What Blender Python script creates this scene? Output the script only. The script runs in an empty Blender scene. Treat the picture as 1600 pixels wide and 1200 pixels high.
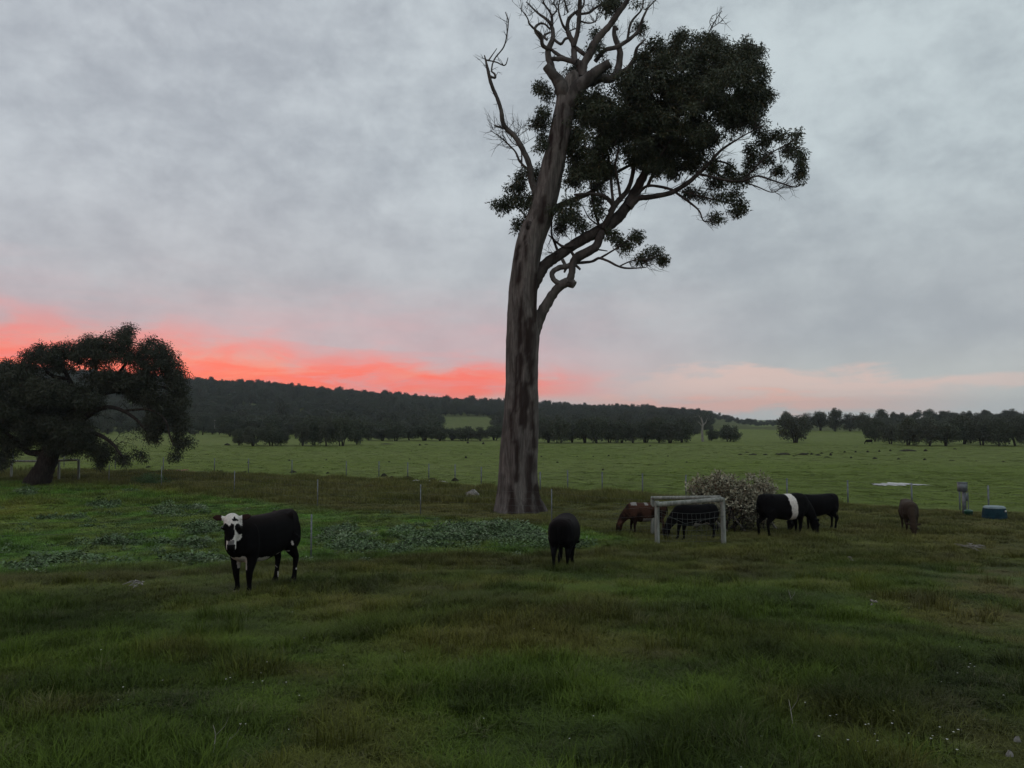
import bpy, math, random
import numpy as np
from mathutils import Vector, Matrix
R = math.radians
random.seed(7)
rng = np.random.default_rng(7)
sc = bpy.context.scene
C = sc.collection

# ------------------------------------------------------------------ camera
F = 1200.0                     # focal length in pixels of the 1600 px wide photo
HOR = 655.0                    # eye level
CAMZ = 4.2
PITCH = math.atan((HOR - 600) / F)
cam_d = bpy.data.cameras.new('camera'); cam = bpy.data.objects.new('camera', cam_d); C.objects.link(cam)
cam_d.sensor_width = 36; cam_d.lens = 36 * F / 1600
cam_d.clip_start = .05; cam_d.clip_end = 6000
cam.location = (0, 0, CAMZ); cam.rotation_euler = (R(90) + PITCH, 0, 0)
sc.camera = cam
sc.view_settings.view_transform = 'Standard'; sc.view_settings.look = 'None'
sc.view_settings.exposure = 0; sc.view_settings.gamma = 1
sc.view_settings.use_curve_mapping = False
sc.cycles.max_bounces = 6; sc.cycles.diffuse_bounces = 2; sc.cycles.glossy_bounces = 2
sc.cycles.transparent_max_bounces = 8; sc.cycles.volume_bounces = 1

# ------------------------------------------------------------------ node helpers
class NT:
    """small expression builder over a node tree"""
    def __init__(s, tree): s.t = tree
    def n(s, kind, **kw):
        nd = s.t.nodes.new(kind)
        for k, v in kw.items(): setattr(nd, k, v)
        return nd
    def put(s, sock, v):
        if hasattr(v, 'is_output') or isinstance(v, bpy.types.NodeSocket): s.t.links.new(v, sock)
        elif isinstance(v, (tuple, list)) and len(v) == 3 and sock.type == 'RGBA': sock.default_value = (*v, 1)
        else: sock.default_value = v
    def m(s, op, a, b=0.0, c=0.0, clamp=False):
        nd = s.n('ShaderNodeMath', operation=op, use_clamp=clamp)
        s.put(nd.inputs[0], a); s.put(nd.inputs[1], b); s.put(nd.inputs[2], c)
        return nd.outputs[0]
    def add(s, a, b): return s.m('ADD', a, b)
    def sub(s, a, b): return s.m('SUBTRACT', a, b)
    def mul(s, a, b): return s.m('MULTIPLY', a, b)
    def smooth(s, v, lo, hi, a=0.0, b=1.0):
        nd = s.n('ShaderNodeMapRange', interpolation_type='SMOOTHSTEP')
        for i, x in enumerate((v, lo, hi, a, b)): s.put(nd.inputs[i], x)
        return nd.outputs[0]
    def lin(s, v, lo, hi, a=0.0, b=1.0):
        nd = s.n('ShaderNodeMapRange')
        for i, x in enumerate((v, lo, hi, a, b)): s.put(nd.inputs[i], x)
        return nd.outputs[0]
    def mix(s, f, a, b, mode='MIX'):
        nd = s.n('ShaderNodeMix', data_type='RGBA', blend_type=mode)
        s.put(nd.inputs[0], f); s.put(nd.inputs[6], a); s.put(nd.inputs[7], b)
        return nd.outputs[2]
    def xyz(s, x, y, z):
        nd = s.n('ShaderNodeCombineXYZ')
        for i, v in enumerate((x, y, z)): s.put(nd.inputs[i], v)
        return nd.outputs[0]
    def noise(s, vec, scale, detail=4, rough=.5, dist=0.0):
        nd = s.n('ShaderNodeTexNoise')
        if vec is not None: s.put(nd.inputs['Vector'], vec)
        nd.inputs['Scale'].default_value = scale; nd.inputs['Detail'].default_value = detail
        nd.inputs['Roughness'].default_value = rough; nd.inputs['Distortion'].default_value = dist
        return nd.outputs['Fac']

# ------------------------------------------------------------------ world: overcast dusk, coral band low in the west
world = bpy.data.worlds.new('World'); sc.world = world; world.use_nodes = True
world.node_tree.nodes.clear()
w = NT(world.node_tree)
SUN_EL, SUN_AZ = R(1.0), R(-22)
sky = w.n('ShaderNodeTexSky'); sky.sky_type = 'NISHITA'; sky.sun_disc = False
sky.sun_elevation = SUN_EL; sky.sun_rotation = SUN_AZ
tc = w.n('ShaderNodeTexCoord'); sep = w.n('ShaderNodeSeparateXYZ')
w.t.links.new(tc.outputs['Generated'], sep.inputs[0])
X, Y, Z = sep.outputs
az = w.m('ARCTAN2', X, Y)
el = w.m('ARCSINE', Z)
zc = w.m('MAXIMUM', Z, 0.0)
den = w.add(zc, .22)
P = w.xyz(w.m('DIVIDE', X, den), w.m('DIVIDE', Y, den), 0.37)
n1 = w.noise(P, .55, 6, .52, .3)
n2 = w.noise(P, 2.6, 7, .58, .25)
n3 = w.noise(w.xyz(w.mul(az, 2.6), w.mul(el, 4.0), 2.0), 1.5, 6, .5, .3)
cl = w.add(w.add(w.mul(n1, .30), w.mul(n2, .25)), w.mul(n3, .45))
n4 = w.noise(w.xyz(w.mul(az, 7.0), w.mul(el, 10.0), 7.0), 2.0, 8, .64, .15)
cl = w.add(w.mul(cl, .70), w.mul(n4, .30))
clf = w.smooth(cl, .38, .63)
hi = w.mix(clf, (.395, .430, .475), (.615, .665, .700))
lo = w.mix(clf, (.410, .425, .465), (.530, .545, .575))
base = w.mix(w.smooth(el, .10, .34), lo, hi)
# azimuth tint: left a little more violet, right cooler and greener
base = w.mix(w.smooth(az, -.5, .5), w.mix(1.0, base, (.985, .985, 1.0), 'MULTIPLY'), w.mix(1.0, base, (.95, 1.0, .99), 'MULTIPLY'))
# pale clear gap just above the horizon
gap = w.mul(w.smooth(el, .11, .02), w.smooth(az, -.35, .15))
base = w.mix(w.mul(gap, .75), base, (.62, .64, .60))
# warped coordinates for the coloured streaks
ns = w.noise(w.xyz(w.mul(az, 4.0), w.mul(el, 24.0), 5.0), 1.5, 8, .66, .5)
nb = w.noise(w.xyz(w.mul(az, 2.2), w.mul(el, 7.0), 9.0), 2.2, 5, .55, .3)
nl = w.noise(w.xyz(w.mul(az, 5.5), w.mul(el, 12.0), 3.0), 1.6, 4, .55, .5)
elw = w.add(el, w.add(w.mul(w.sub(ns, .5), .070), w.mul(w.sub(nl, .5), .055)))
# broad pink halo
halo = w.mul(w.mul(w.smooth(elw, .190, .060), w.smooth(az, .40, -.15)), w.smooth(nb, .25, .60, .55, 1.0))
base = w.mix(w.mul(halo, .60), base, (.84, .44, .46))
# coral core, thinning towards the right
cen = w.lin(az, -.60, .10, .052, .044)
top = w.lin(az, -.60, .14, .074, .022)
dist = w.sub(elw, cen)
core = w.mul(w.smooth(dist, w.mul(top, 1.25), w.mul(top, .05)), w.smooth(az, .19, -.06))
brk = w.mul(w.smooth(ns, .32, .50, .42, 1.0), w.smooth(nl, .30, .46, .70, 1.0))
coref = w.mul(w.mul(core, brk), w.smooth(el, .004, .030, .60, 1.0))
base = w.mix(coref, base, w.mix(w.smooth(ns, .42, .70), (1.22, .150, .085), (1.15, .30, .17)))
# pale slot under the coral streak near the big tree
slot = w.mul(w.mul(w.smooth(el, .036, .020), w.smooth(az, -.10, .0)), w.smooth(az, .20, .05))
base = w.mix(w.mul(slot, .75), base, (.66, .66, .62))
# salmon streaks on the right
r1 = w.mul(w.mul(w.smooth(w.m('ABSOLUTE', w.sub(elw, .018)), .022, .004), w.smooth(az, .03, .18)), w.smooth(az, .60, .30))
r2 = w.mul(w.mul(w.smooth(w.m('ABSOLUTE', w.sub(elw, .043)), .020, .003), w.smooth(az, .08, .25)), w.smooth(az, .80, .45))
base = w.mix(w.mul(r1, .85), base, (1.0, .52, .40))
base = w.mix(w.mul(r2, .60), base, (.95, .62, .52))
# a little more light from the open cloud overhead and behind
dim = w.mul(w.smooth(el, .55, 1.1, 1.0, 1.15), w.smooth(w.m('ABSOLUTE', az), .9, 2.4, 1.0, 1.10))
base = w.mix(1.0, base, w.xyz(dim, dim, dim), 'MULTIPLY')
bg = w.n('ShaderNodeBackground'); w.put(bg.inputs[0], base); bg.inputs[1].default_value = .97
bg2 = w.n('ShaderNodeBackground'); w.put(bg2.inputs[0], w.mix(1.0, sky.outputs[0], (.10, .10, .10), 'MULTIPLY')); bg2.inputs[1].default_value = .05
ad = w.n('ShaderNodeAddShader'); w.t.links.new(bg.outputs[0], ad.inputs[0]); w.t.links.new(bg2.outputs[0], ad.inputs[1])
wo = w.n('ShaderNodeOutputWorld'); w.t.links.new(ad.outputs[0], wo.inputs[0])

sun_d = bpy.data.lights.new('sun', 'SUN'); sun = bpy.data.objects.new('sun', sun_d); C.objects.link(sun)
sun_d.energy = .12; sun_d.angle = R(25); sun_d.color = (1, .62, .52)
sdir = Vector((math.sin(SUN_AZ) * math.cos(R(6)), math.cos(SUN_AZ) * math.cos(R(6)), math.sin(R(6))))
sun.rotation_euler = sdir.to_track_quat('Z', 'Y').to_euler()

# ------------------------------------------------------------------ numpy noise
_perm = np.random.default_rng(3).random((256, 256))
def vnoise(x, y):
    xi = np.floor(x).astype(int); yi = np.floor(y).astype(int)
    fx = x - xi; fy = y - yi
    fx = fx * fx * (3 - 2 * fx); fy = fy * fy * (3 - 2 * fy)
    g = lambda a, b: _perm[a & 255, b & 255]
    return (g(xi, yi) * (1 - fx) + g(xi + 1, yi) * fx) * (1 - fy) + (g(xi, yi + 1) * (1 - fx) + g(xi + 1, yi + 1) * fx) * fy
def fbm(x, y, o=4):
    s = 0; a = .5; t = 0
    for i in range(o):
        s = s + a * vnoise(x + 17.3 * i, y + 9.1 * i); t += a
        x = x * 2.03; y = y * 2.03; a *= .5
    return s / t
def sstep(v, a, b):
    t = np.clip((v - a) / (b - a), 0, 1); return t * t * (3 - 2 * t)

# ------------------------------------------------------------------ terrain height
PD = [-40, 0, 5, 12.2, 18, 22, 31, 60, 100, 4000]
PZ = [1.2, 1.7, 2.1, 2.69, 3.45, 3.58, 3.75, 3.98, 4.2, 4.2]
RX = [-1400, -200, 290, 400, 500, 600, 700, 780, 850, 950, 1050, 1110, 1200, 1370, 1500, 2600]
RY = [570, 572, 592, 598, 607, 614, 622, 627, 629, 632, 636, 641, 655, 655, 654, 655]
def gh(x, y):
    x = np.asarray(x, float); y = np.asarray(y, float)
    d = np.where(y > 60, np.hypot(x, y), y)
    z = CAMZ - np.interp(d, PD, PZ)
    z = z + .10 * (fbm(x * .35 + 40, y * .35 + 7, 3) - .5) * sstep(y, 2, 9) + .05 * (fbm(x * 1.7, y * 1.7, 2) - .5)
    r = np.hypot(x, y); yy = np.maximum(y, 1.)
    pxa = 800 + F * x / yy
    ridge = np.interp(pxa, RX, RY)
    up = np.maximum((HOR - ridge - 3 - 4 * sstep(800 - pxa, 200, 500)), 0) / F * 640
    up = np.where(y > 1, up, 0)
    z = z + up * sstep(r, 215, 640)
    kn = np.exp(-((x - 190) / 80) ** 2 - ((y - 300) / 70) ** 2)
    z = z + 3.6 * kn
    return z
cp, sp = math.cos(PITCH), math.sin(PITCH)
def ray(px, py):
    a = (px - 800) / F; b = (600 - py) / F
    v = Vector((a, cp - b * sp, sp + b * cp)); return v
def G(px, py):
    """the point of the ground seen at a photo pixel"""
    v = ray(px, py); t = np.concatenate([np.arange(1, 60, .02), np.arange(60, 700, .3)])
    h = CAMZ + v.z * t - gh(v.x * t, v.y * t)
    i = np.argmax(h < 0) if (h < 0).any() else len(t) - 1
    t0 = t[i]; return Vector((v.x * t0, v.y * t0, float(gh(v.x * t0, v.y * t0))))
def at(px, py, D, off=0):
    """point seen at a pixel, D metres forward"""
    v = ray(px, py); k = (D + off) / v.y
    return Vector((v.x * k, v.y * k, CAMZ + v.z * k))
def proj(x, y, z):
    dz = z - CAMZ; yc = y * cp + dz * sp; yc = np.maximum(yc, .05); u = dz * cp - y * sp
    return 800 + F * x / yc, 600 - F * u / yc

# ------------------------------------------------------------------ mesh helpers
def tag(o, label=None, cat=None, group=None, kind=None):
    if label: o['label'] = label
    if cat: o['category'] = cat
    if group: o['group'] = group
    if kind: o['kind'] = kind
    return o
def empty(name, loc, label, cat, group=None, rz=0):
    o = bpy.data.objects.new(name, None); C.objects.link(o); o.location = loc; o.rotation_euler.z = rz
    o.empty_display_size = .2
    return tag(o, label, cat, group)
class MB:
    def __init__(s): s.v = []; s.f = []; s.nv = 0
    def add(s, verts, faces, mat=0):
        verts = np.asarray(verts, float).reshape(-1, 3); faces = np.asarray(faces, int)
        if len(verts) == 0 or len(faces) == 0: return
        s.v.append(verts); s.f.append((faces + s.nv, mat)); s.nv += len(verts)
    def quads(s, q, mat=0):
        q = np.asarray(q, float).reshape(-1, 4, 3)
        s.add(q.reshape(-1, 3), np.arange(len(q) * 4).reshape(-1, 4), mat)
    def tube(s, pts, rad, seg=8, mat=0, cap=True, gn=0.0, smooth=0, flat=None, gf=3.0):
        pts = [Vector(p) for p in pts]; rad = list(rad)
        if smooth: pts, rad = catmull(pts, rad, smooth)
        n = len(pts); rings = []
        t = (pts[1] - pts[0]).normalized(); a = Vector((0, 0, 1)) if abs(t.z) < .9 else Vector((0, 1, 0))
        u = t.cross(a).normalized()
        for i in range(n):
            t = (pts[min(i + 1, n - 1)] - pts[max(i - 1, 0)]).normalized()
            u = (u - t * u.dot(t)).normalized(); v = t.cross(u)
            r = rad[i]
            for k in range(seg):
                an = 2 * math.pi * k / seg
                rr = r * (1 + (gn * (random.random() - .5) if gn else 0))
                rings.append(pts[i] + u * (math.cos(an) * rr) + v * (math.sin(an) * rr))
        fs = []
        for i in range(n - 1):
            for k in range(seg):
                k2 = (k + 1) % seg
                fs.append((i * seg + k, i * seg + k2, (i + 1) * seg + k2, (i + 1) * seg + k))
        base = s.nv
        s.add([tuple(p) for p in rings], fs, mat)
        if cap and seg > 2:
            for e, idx in ((0, 0), (n - 1, (n - 1) * seg)):
                ring = [tuple(p) for p in rings[idx:idx + seg]]
                c = tuple(pts[e]); k = len(ring)
                tri = [(j, (j + 1) % k, k) for j in range(k)]
                if e == 0: tri = [(b_, a_, c_) for a_, b_, c_ in tri]
                s.add(ring + [c], tri, mat)
    def box(s, c, size, mat=0, rot=None, bev=0):
        x, y, z = [q / 2 for q in size]
        vs = [(-x, -y, -z), (x, -y, -z), (x, y, -z), (-x, y, -z), (-x, -y, z), (x, -y, z), (x, y, z), (-x, y, z)]
        if rot is not None: vs = [tuple(rot @ Vector(q)) for q in vs]
        vs = [(q[0] + c[0], q[1] + c[1], q[2] + c[2]) for q in vs]
        s.add(vs, [(0, 3, 2, 1), (4, 5, 6, 7), (0, 1, 5, 4), (1, 2, 6, 5), (2, 3, 7, 6), (3, 0, 4, 7)], mat)
    def lathe(s, prof, c=(0, 0, 0), seg=24, mat=0, sx=1, sy=1):
        vs = []
        for r, z in prof:
            for k in range(seg):
                a = 2 * math.pi * k / seg; vs.append((c[0] + r * math.cos(a) * sx, c[1] + r * math.sin(a) * sy, c[2] + z))
        fs = [(i * seg + k, i * seg + (k + 1) % seg, (i + 1) * seg + (k + 1) % seg, (i + 1) * seg + k) for i in range(len(prof) - 1) for k in range(seg)]
        s.add(vs, fs, mat)
    def mesh(s, name, mats, smooth=False):
        me = bpy.data.meshes.new(name)
        V = np.concatenate(s.v); nf = sum(len(f) for f, m in s.f); nl = sum(f.size for f, m in s.f)
        me.vertices.add(len(V)); me.vertices.foreach_set('co', V.ravel())
        me.loops.add(nl); me.polygons.add(nf)
        me.loops.foreach_set('vertex_index', np.concatenate([f.ravel() for f, m in s.f]))
        tot = np.concatenate([np.full(len(f), f.shape[1]) for f, m in s.f])
        st = np.concatenate([[0], np.cumsum(tot)[:-1]])
        me.polygons.foreach_set('loop_start', st); me.polygons.foreach_set('loop_total', tot)
        me.polygons.foreach_set('material_index', np.concatenate([np.full(len(f), m) for f, m in s.f]))
        if smooth: me.polygons.foreach_set('use_smooth', np.ones(nf, bool))
        me.update(calc_edges=True); me.validate()
        for m in (mats if isinstance(mats, (list, tuple)) else [mats]): me.materials.append(m)
        return me
    def build(s, name, mats, parent=None, smooth=False, world=True):
        o = bpy.data.objects.new(name, s.mesh(name, mats, smooth)); C.objects.link(o)
        if parent is not None:
            o.parent = parent
            if world: # verts are given in world space; bring them to the parent's frame
                mw = Matrix.Translation(parent.location) @ Matrix.Rotation(parent.rotation_euler.z, 4, 'Z')
                o.data.transform(mw.inverted())
        return o
def own(o):
    """move a world-space mesh's origin to its base centre"""
    V = np.array([v.co[:] for v in o.data.vertices]); c = Vector(((V[:, 0].min() + V[:, 0].max()) / 2, (V[:, 1].min() + V[:, 1].max()) / 2, V[:, 2].min()))
    o.data.transform(Matrix.Translation(-c)); o.location = c; return o
def catmull(pts, rad, k):
    P_, R_ = [], []
    n = len(pts)
    for i in range(n - 1):
        p0 = pts[max(i - 1, 0)]; p1 = pts[i]; p2 = pts[i + 1]; p3 = pts[min(i + 2, n - 1)]
        for j in range(k):
            t = j / k
            P_.append(.5 * ((2 * p1) + (p2 - p0) * t + (2 * p0 - 5 * p1 + 4 * p2 - p3) * t * t + (3 * p1 - p0 - 3 * p2 + p3) * t ** 3))
            R_.append(rad[i] * (1 - t) + rad[i + 1] * t)
    P_.append(pts[-1]); R_.append(rad[-1]); return P_, R_
def unit(a): return a / (np.linalg.norm(a, axis=-1, keepdims=True) + 1e-9)
def leaves(centers, n_each, spread, length, width, droop=.2, lenvar=.4, down=0.0):
    """rhombic leaves round many centres -> (N,4,3)"""
    c = np.repeat(np.asarray(centers, float), n_each, axis=0); N = len(c)
    sp_ = np.asarray(spread, float)
    off = unit(rng.normal(size=(N, 3))) * (rng.random((N, 1)) ** .5)
    p = c + off * (sp_ if sp_.ndim < 2 else np.repeat(sp_, n_each, axis=0))
    d = unit(off * .7 + rng.normal(size=(N, 3)) * .6 + np.array([0, 0, -droop]) )
    if down: d = unit(d * (1 - down) + np.array([0, 0, -1.]) * down)
    s_ = unit(np.cross(d, rng.normal(size=(N, 3))))
    L = length * (1 + lenvar * (rng.random((N, 1)) - .5) * 2); W = width * (1 + .3 * (rng.random((N, 1)) - .5))
    nrm = np.cross(d, s_)
    return np.stack([p, p + d * L * .45 + s_ * W * .5 + nrm * W * .12, p + d * L, p + d * L * .45 - s_ * W * .5 + nrm * W * .12], axis=1)

# ------------------------------------------------------------------ materials
def mat(name, rough=.8, spec=.3):
    m = bpy.data.materials.new(name); m.use_nodes = True
    t = NT(m.node_tree); b = m.node_tree.nodes['Principled BSDF']
    b.inputs['Roughness'].default_value = rough; b.inputs['Specular IOR Level'].default_value = spec
    return m, t, b
def bump(t, b, h, strength=.5, dist=.02):
    nd = t.n('ShaderNodeBump'); nd.inputs['Strength'].default_value = strength; nd.inputs['Distance'].default_value = dist
    t.put(nd.inputs['Height'], h); t.t.links.new(nd.outputs[0], b.inputs['Normal'])
def m_simple(name, c1, c2, scale=5, rough=.8, spec=.3, metal=0, bumps=.2, stretch=(1, 1, 1), coord='Object', bdist=.01):
    m, t, b = mat(name, rough, spec)
    co = t.n('ShaderNodeTexCoord'); mp = t.n('ShaderNodeMapping'); mp.inputs['Scale'].default_value = stretch
    t.t.links.new(co.outputs[coord], mp.inputs[0])
    nz = t.noise(mp.outputs[0], scale, 6, .6)
    t.put(b.inputs['Base Color'], t.mix(t.smooth(nz, .35, .65), c1, c2)); b.inputs['Metallic'].default_value = metal
    if bumps: bump(t, b, t.noise(mp.outputs[0], scale * 4, 5, .6), bumps, bdist)
    return m
def m_leaf(name, c1, c2, rough=.55, trans=.0, ps=.5, c3=None):
    m, t, b = mat(name, rough, .35)
    g = t.n('ShaderNodeNewGeometry')
    nz = t.noise(g.outputs['Position'], ps, 3)
    f = t.add(t.mul(g.outputs['Random Per Island'], .55), t.mul(t.smooth(nz, .3, .7), .45))
    col = t.mix(f, c1, c2)
    if c3: col = t.mix(t.m('GREATER_THAN', g.outputs['Random Per Island'], .93), col, c3)
    t.put(b.inputs['Base Color'], col)
    return m
def m_tint(name, rough=.7):
    """leaf colour comes from the colour carried by each instanced tuft"""
    m, t, b = mat(name, rough, .2)
    a = t.n('ShaderNodeAttribute', attribute_type='INSTANCER', attribute_name='tint')
    g = t.n('ShaderNodeNewGeometry')
    k = t.lin(g.outputs['Random Per Island'], 0, 1, .65, 1.40)
    t.put(b.inputs['Base Color'], t.mix(1.0, a.outputs['Color'], t.xyz(k, k, t.mul(k, .95)), 'MULTIPLY'))
    return m
M_grass = m_tint('grass_blades'); M_weed = m_tint('weed_leaves', .6)
M_gum = m_leaf('gum_leaves', (.016, .026, .011), (.058, .070, .030), .6, c3=(.09, .075, .03))
M_left = m_leaf('weeping_leaves', (.018, .024, .013), (.046, .050, .026), .65)
M_far = m_leaf('far_leaves', (.035, .046, .028), (.066, .078, .044), .8, ps=.05)
M_far2 = m_leaf('far_leaves_grey', (.038, .048, .032), (.070, .078, .050), .8, ps=.05)
M_dead = m_leaf('dried_leaves', (.060, .058, .032), (.50, .47, .33), .7, ps=3)
M_wood = m_simple('bleached_wood', (.16, .145, .125), (.30, .28, .25), 3, .9, .2, stretch=(4, 4, .8), bumps=.5)
M_dwood = m_simple('dark_bark', (.018, .014, .012), (.042, .034, .028), 3, .95, .1, stretch=(4, 4, .8), bumps=.6)
M_timber = m_simple('treated_pine', (.14, .15, .13), (.30, .31, .27), 3, .9, .2, stretch=(5, 5, .7), bumps=.35)
M_steel = m_simple('galvanised_steel', (.11, .125, .13), (.19, .21, .22), 8, .55, .5, metal=.3, bumps=.05)
M_wire = m_simple('fence_wire', (.07, .08, .07), (.13, .14, .13), 8, .6, .5, metal=.3, bumps=0)
M_white = m_simple('white_stuff', (.50, .48, .44), (.72, .70, .66), 9, .8, .3)
M_rock = m_simple('pale_rock', (.13, .12, .11), (.32, .30, .27), 6, .95, .2, bumps=.8)
M_tub = m_simple('blue_green_plastic', (.006, .024, .034), (.010, .038, .050), 5, .75, .15, bumps=.05)
M_tubrim = m_simple('pale_plastic', (.12, .17, .18), (.20, .26, .27), 5, .5, .5, bumps=.05)
M_green = m_simple('dark_green_plastic', (.010, .060, .035), (.015, .090, .05), 5, .4, .5, bumps=.05)

def bark_material():
    m, t, b = mat('gum_bark', .92, .15)
    co = t.n('ShaderNodeTexCoord'); mp = t.n('ShaderNodeMapping'); mp.inputs['Scale'].default_value = (2.2, 2.2, .30)
    t.t.links.new(co.outputs['Object'], mp.inputs[0])
    st = t.noise(mp.outputs[0], 2.2, 8, .62, .6)
    mp2 = t.n('ShaderNodeMapping'); mp2.inputs['Scale'].default_value = (9, 9, .9)
    t.t.links.new(co.outputs['Object'], mp2.inputs[0])
    fine = t.noise(mp2.outputs[0], 2.0, 6, .65, .3)
    bl = t.noise(co.outputs['Object'], 1.1, 5, .6)
    col = t.mix(t.smooth(st, .36, .62), (.066, .056, .050), (.165, .146, .132))
    col = t.mix(t.smooth(bl, .50, .72, 0, .5), col, (.24, .215, .195))
    col = t.mix(t.smooth(fine, .58, .42, 0, .4), col, (.048, .040, .035))
    at_ = t.n('ShaderNodeAttribute', attribute_name='scar')
    col = t.mix(t.mul(at_.outputs['Fac'], .9), col, (.020, .011, .009))
    t.put(b.inputs['Base Color'], col)
    bump(t, b, t.add(t.mul(fine, .6), st), .9, .05)
    return m
M_bark = bark_material()
M_limb = m_simple('gum_limb_bark', (.030, .025, .022), (.075, .063, .056), 1.6, .92, .15, stretch=(2, 2, .9), bumps=.5)
M_deadlimb = m_simple('dead_limb_wood', (.050, .044, .040), (.125, .112, .102), 1.6, .92, .15, stretch=(2, 2, .9), bumps=.5)

# ------------------------------------------------------------------ ground colour zones (what grows where)
NEAR_X = [-900, 0, 250, 486, 700, 870, 1000, 1040]; NEAR_Y = [930, 905, 898, 882, 874, 868, 850, 800]     # near edge of the green paddock
FARF_X = [-900, 0, 200, 366, 496, 657, 862, 1019, 1060]; FARF_Y = [740, 752, 762, 778, 795, 808, 822, 846, 860]
FLD_X = [-2000, 0, 300, 450, 600, 700, 850, 1000, 1200, 1600, 2600]; FLD_Y = [728, 734, 739, 744, 749, 756, 766, 771, 785, 802, 812]
def zone(x, y):
    z = gh(x, y); px, py = proj(x, y, z)
    wob = (fbm(x * .5, y * .5, 3) - .5)
    k = np.clip(60 / np.maximum(y, 3), .4, 4)
    w1 = sstep(py + wob * 3 * k, np.interp(px, FLD_X, FLD_Y) + 1.5, np.interp(px, FLD_X, FLD_Y) - 1.5)     # 1 in the far field
    pad = sstep(py + wob * 5 * k, np.interp(px, FARF_X, FARF_Y) - 3, np.interp(px, FARF_X, FARF_Y) + 6) * sstep(py + wob * 4 * k, np.interp(px, NEAR_X, NEAR_Y) + 4, np.interp(px, NEAR_X, NEAR_Y) - 4)
    pad = pad * (px < 1045)
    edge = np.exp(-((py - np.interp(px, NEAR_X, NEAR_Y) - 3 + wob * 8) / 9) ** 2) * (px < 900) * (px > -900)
    return px, py, w1, pad, edge
def gcol(x, y):
    x = np.asarray(x, float); y = np.asarray(y, float)
    px, py, far, pad, edge = zone(x, y)
    a = fbm(x * .22 + 3, y * .22, 4)[..., None]; b = fbm(x * .9 + 30, y * .9 + 5, 4)[..., None]; c = fbm(x * 3.1, y * 3.1 + 50, 2)[..., None]
    G1 = np.array([.066, .104, .026]); G2 = np.array([.090, .100, .040]); G3 = np.array([.044, .072, .022]); BR = np.array([.105, .092, .052])
    fg = G1 * (1 - sstep(a, .42, .62)) + G2 * sstep(a, .42, .62)
    fg = fg * (1 - .55 * sstep(b, .52, .70)) + BR * .55 * sstep(b, .52, .70)
    fg = fg * (1 - .6 * sstep(1 - b, .52, .66)) + G3 * .6 * sstep(1 - b, .52, .66)
    fg = fg * np.array([.62, .61, .40]) * (.74 + .48 * sstep(fbm(x * .55 + 90, y * .8 + 4, 4), .36, .62)[..., None]) * (1 - .34 * sstep(fbm(x * 1.3 + 11, y * 1.0 + 60, 3), .60, .72)[..., None])
    # bare worn strip at the right edge of the foreground
    r = (sstep(px, 1380, 1560) * sstep(py, 820, 900))[..., None] * sstep(b, .38, .6)
    fg = fg * (1 - .6 * r) + np.array([.085, .065, .048]) * .6 * r
    br = np.array([.135, .118, .070]) * (1 - sstep(b, .4, .65)) + np.array([.080, .082, .040]) * sstep(b, .4, .65)
    t_rough = (sstep(py, 900, 835) )[..., None]
    col = fg * (1 - t_rough) + (fg * .40 + br * .55) * t_rough
    pc = np.array([.056, .112, .026]) * (1 - sstep(b, .42, .62)) + np.array([.074, .102, .032]) * sstep(b, .42, .62)
    pc = pc * (.70 + .6 * sstep(fbm(x * 2.2 + 7, y * 2.2, 3), .35, .65)[..., None])
    yel = (np.exp(-((px - 20) / 90) ** 2 - ((py - 800) / 16) ** 2) + .7 * np.exp(-((px - 270) / 50) ** 2 - ((py - 768) / 8) ** 2))[..., None]
    pc = pc * (1 - .5 * yel) + np.array([.17, .15, .035]) * .5 * yel
    col = col * (1 - pad[..., None]) + pc * pad[..., None]
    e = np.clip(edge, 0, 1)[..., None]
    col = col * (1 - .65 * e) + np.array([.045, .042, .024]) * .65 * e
    a2 = fbm(x * .035, y * .035, 4)[..., None]
    fc = np.array([.092, .124, .036]) * (1 - sstep(a2, .38, .62)) + np.array([.104, .132, .052]) * sstep(a2, .38, .62)
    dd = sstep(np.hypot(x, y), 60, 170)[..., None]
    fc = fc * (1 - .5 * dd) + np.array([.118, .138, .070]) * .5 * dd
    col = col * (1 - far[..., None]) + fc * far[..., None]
    forest = sstep(np.hypot(x, y), 195, 225) * (gh(x, y) > .6) * (1 - ((px > 676) & (px < 780) & (py > 652) & (py < 690)) * .5)
    col = col * (1 - .75 * forest[..., None]) + np.array([.05, .055, .035]) * .75 * forest[..., None]
    return col * (.82 + .36 * c) * np.array([1.42, 1.42, .80])

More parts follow.
